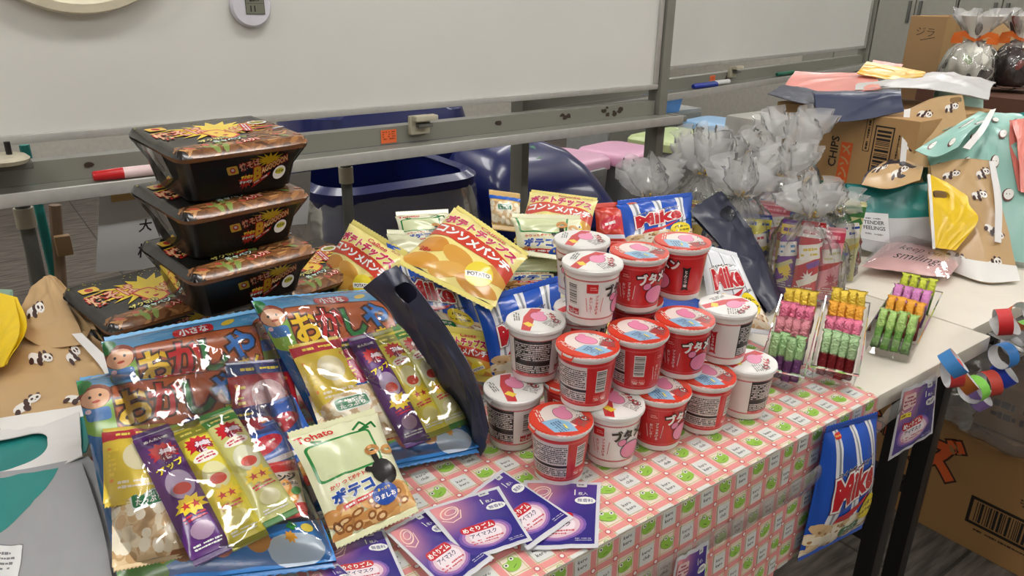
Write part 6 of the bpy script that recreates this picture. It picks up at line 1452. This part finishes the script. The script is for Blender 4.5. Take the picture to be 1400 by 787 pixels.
# ---------------------------------------------------------------- paper chain
r = thing('paper_chain', 'paper chain of coloured rings hanging from the bare table edge', 'garland', P(1300, 500, Y=.40))
o = np.array(r.location); LK = [(1303, 497, (64, 138, 206), 0), (1302, 510, (206, 60, 60), 1), (1318, 520, (176, 98, 36), 0), (1331, 532, (130, 206, 80), 1), (1337, 543, (150, 120, 190), 0), (1352, 524, (196, 66, 52), 1), (1373, 512, (40, 70, 190), 0), (1372, 486, (56, 130, 206), 1), (1390, 470, (214, 216, 220), 0), (1399, 455, (120, 196, 70), 1), (1374, 446, (214, 214, 216), 0), (1371, 440, (206, 40, 44), 1), (1396, 432, (230, 120, 50), 0), (1418, 425, (80, 60, 150), 1)]
for i, (px, py, c, ori) in enumerate(LK):
    ce = P(px, py, Y=.395); ang = random.Random(i + 20).uniform(-.5, .5); n = 18; R_ = .020; wd = .0095
    ax = np.array([math.sin(.9 * ori + ang), -math.cos(.9 * ori + ang) * .6, .7 if ori == 0 else .15]); ax /= np.linalg.norm(ax); e1 = np.cross(ax, (.3, .2, 1.)); e1 /= np.linalg.norm(e1); e2 = np.cross(ax, e1)
    g = np.array([[ce + (e1 * math.cos(t) + e2 * math.sin(t)) * R_ + ax * s_ * wd for t in np.linspace(0, 2 * PI, n + 1)] for s_ in (-1, 1)])
    S = Soup(); S.patch(g, c, wrap=True); g2 = np.array([[ce + (e1 * math.cos(t) + e2 * math.sin(t)) * (R_ - .0005) + ax * s_ * wd for t in np.linspace(0, 2 * PI, n + 1)] for s_ in (-1, 1)]); S.patch(g2, (224, 224, 226), wrap=True, flip=True)
    S.build('ring', M['paper'], r, o)

# ---------------------------------------------------------------- under the bare table
d = Design(.58, .26); d.text('ズ', -.02, .06, .11, (222, 100, 50), bold=.05, edge=.04, ecol=(60, 36, 24)); d.text('チー', -.15, .06, .11, (222, 100, 50), bold=.05, edge=.04, ecol=(60, 36, 24))
d.rect(.15, -.03, .16, .07, (30, 24, 20)); d.rect(.15, -.03, .146, .056, (160, 122, 78)); d.barcode(.15, -.03, .13, .05, 0, 30, bg=None); d.scribble(.15, -.075, .12, .008, 1, (60, 46, 34)); d.scribble(.2, .04, .08, .02, 3, (60, 46, 34)); d.rect(-.24, .02, .04, .05, (30, 24, 20))
carton('carton', 'brown carton with large barcode on the floor under the table', 1.72, 2.05, .30, .90, 0, .27, d, (166, 126, 80))
c = np.array([1.86, .52, .272])
clear_bag('grey clear sack lying on the carton under the table', c, .16, .20, .03, 90, lean=(-.2, -.1), ruf=.07, mkey='liner', name='plastic_sack', group='sack under the table', tie=(180, 180, 180), fluff=False)
d = Design(.2, .12); d.scribble(0, 0, .12, .06, 2, (40, 34, 30))
carton('carton', 'small brown carton inside the grey sack under the table', 1.79, 1.93, .45, .59, .2755, .39, d, (140, 108, 72))

# ---------------------------------------------------------------- carrier bags at the left edge
gift('tan panda carrier bag folded into a peak at the left edge', [[(22, 452, .93), (60, 474, .91), (112, 470, .90)], [(26, 428, .95), (62, 428, .94), (108, 446, .93)], [(40, 396, .98), (60, 378, .99), (76, 386, .98)]], d_panda(.10, .09, s=.011, seed=13), TAN, seed=31, wr=.003, depth=.02)
gift('tan panda carrier bag lying below the peaked one with white edges', [[(-70, 600, .84), (40, 588, .82), (150, 560, .83)], [(-60, 540, .88), (50, 520, .87), (150, 520, .86)], [(-50, 476, .94), (40, 462, .93), (108, 456, .92)]], d_panda(.19, .14, s=.0115, seed=15, band=.022), TAN, seed=32, wr=.004, depth=.03, strips=[([[(140, 560, .83), (160, 556, .83)], [(144, 512, .86), (162, 508, .86)], [(98, 456, .918), (112, 455, .916)]], WH)])
gift('yellow carrier bag edge at the left margin', [[(-50, 520, .90), (-10, 505, .88), (4, 500, .87)], [(-50, 440, .94), (-8, 452, .91), (26, 452, .90)], [(-50, 395, .98), (-12, 400, .96), (20, 408, .95)]], None, (240, 204, 30), seed=33, wr=.002, depth=.01)
gift('pale green carrier bag corner above the yellow one', [[(-40, 440, .99), (12, 425, .98)], [(-40, 395, 1.02), (14, 398, 1.01)]], None, (140, 170, 150), seed=34, wr=.002, depth=.01)
gift('white carrier bag with an oval handle hole over a teal lining', [[(-70, 700, .74), (20, 665, .745), (112, 622, .75)], [(-70, 640, .78), (20, 620, .785), (110, 592, .79)], [(-70, 596, .82), (20, 584, .825), (108, 562, .83)]], None, (226, 224, 222), seed=35, wr=.0012, depth=.02, hole=(-.02, .10, .52, .52), nu=40, nv=30, back=TEAL)
d = Design(.2, .18); d.poly([(-.10, .09), (.06, .09), (.03, .06), (-.04, .02), (-.10, -.01)], TEAL); d.rect(-.055, -.018, .066, .042, (120, 120, 120), -.2); d.rect(-.055, -.018, .063, .039, (226, 226, 226), -.2); d.scribble(-.055, -.018, .045, .026, 4, (120, 120, 122), -.2)
gift('grey carrier bag with teal band and label at the bottom left corner', [[(-60, 860, .60), (60, 850, .60), (160, 830, .61)], [(-60, 750, .67), (50, 735, .67), (140, 720, .68)], [(-60, 665, .73), (30, 648, .735), (112, 632, .745)]], d, (156, 157, 159), seed=36, wr=.004, depth=.03)
# small beige desk machine behind the clear bags
c = P(1036, 178, d=2.5); t = thing('desk_machine', 'small off-white machine on the floor stand behind the clear bags', 'machine', (c[0], c[1], 0))
MB().box(-.09, .09, -.07, .07, c[2] - .05, c[2] + .05).build('case', mat('offwhite_case', (214, 212, 204), .45), t, bevel=.015)
MB().box(-.07, .07, -.05, .05, .02, c[2] - .0505).build('pedestal', M['steel_d'], t, bevel=.004)
MB().box(-.12, .12, -.10, .10, 0, .0195).build('base', M['steel_d'], t, bevel=.004)
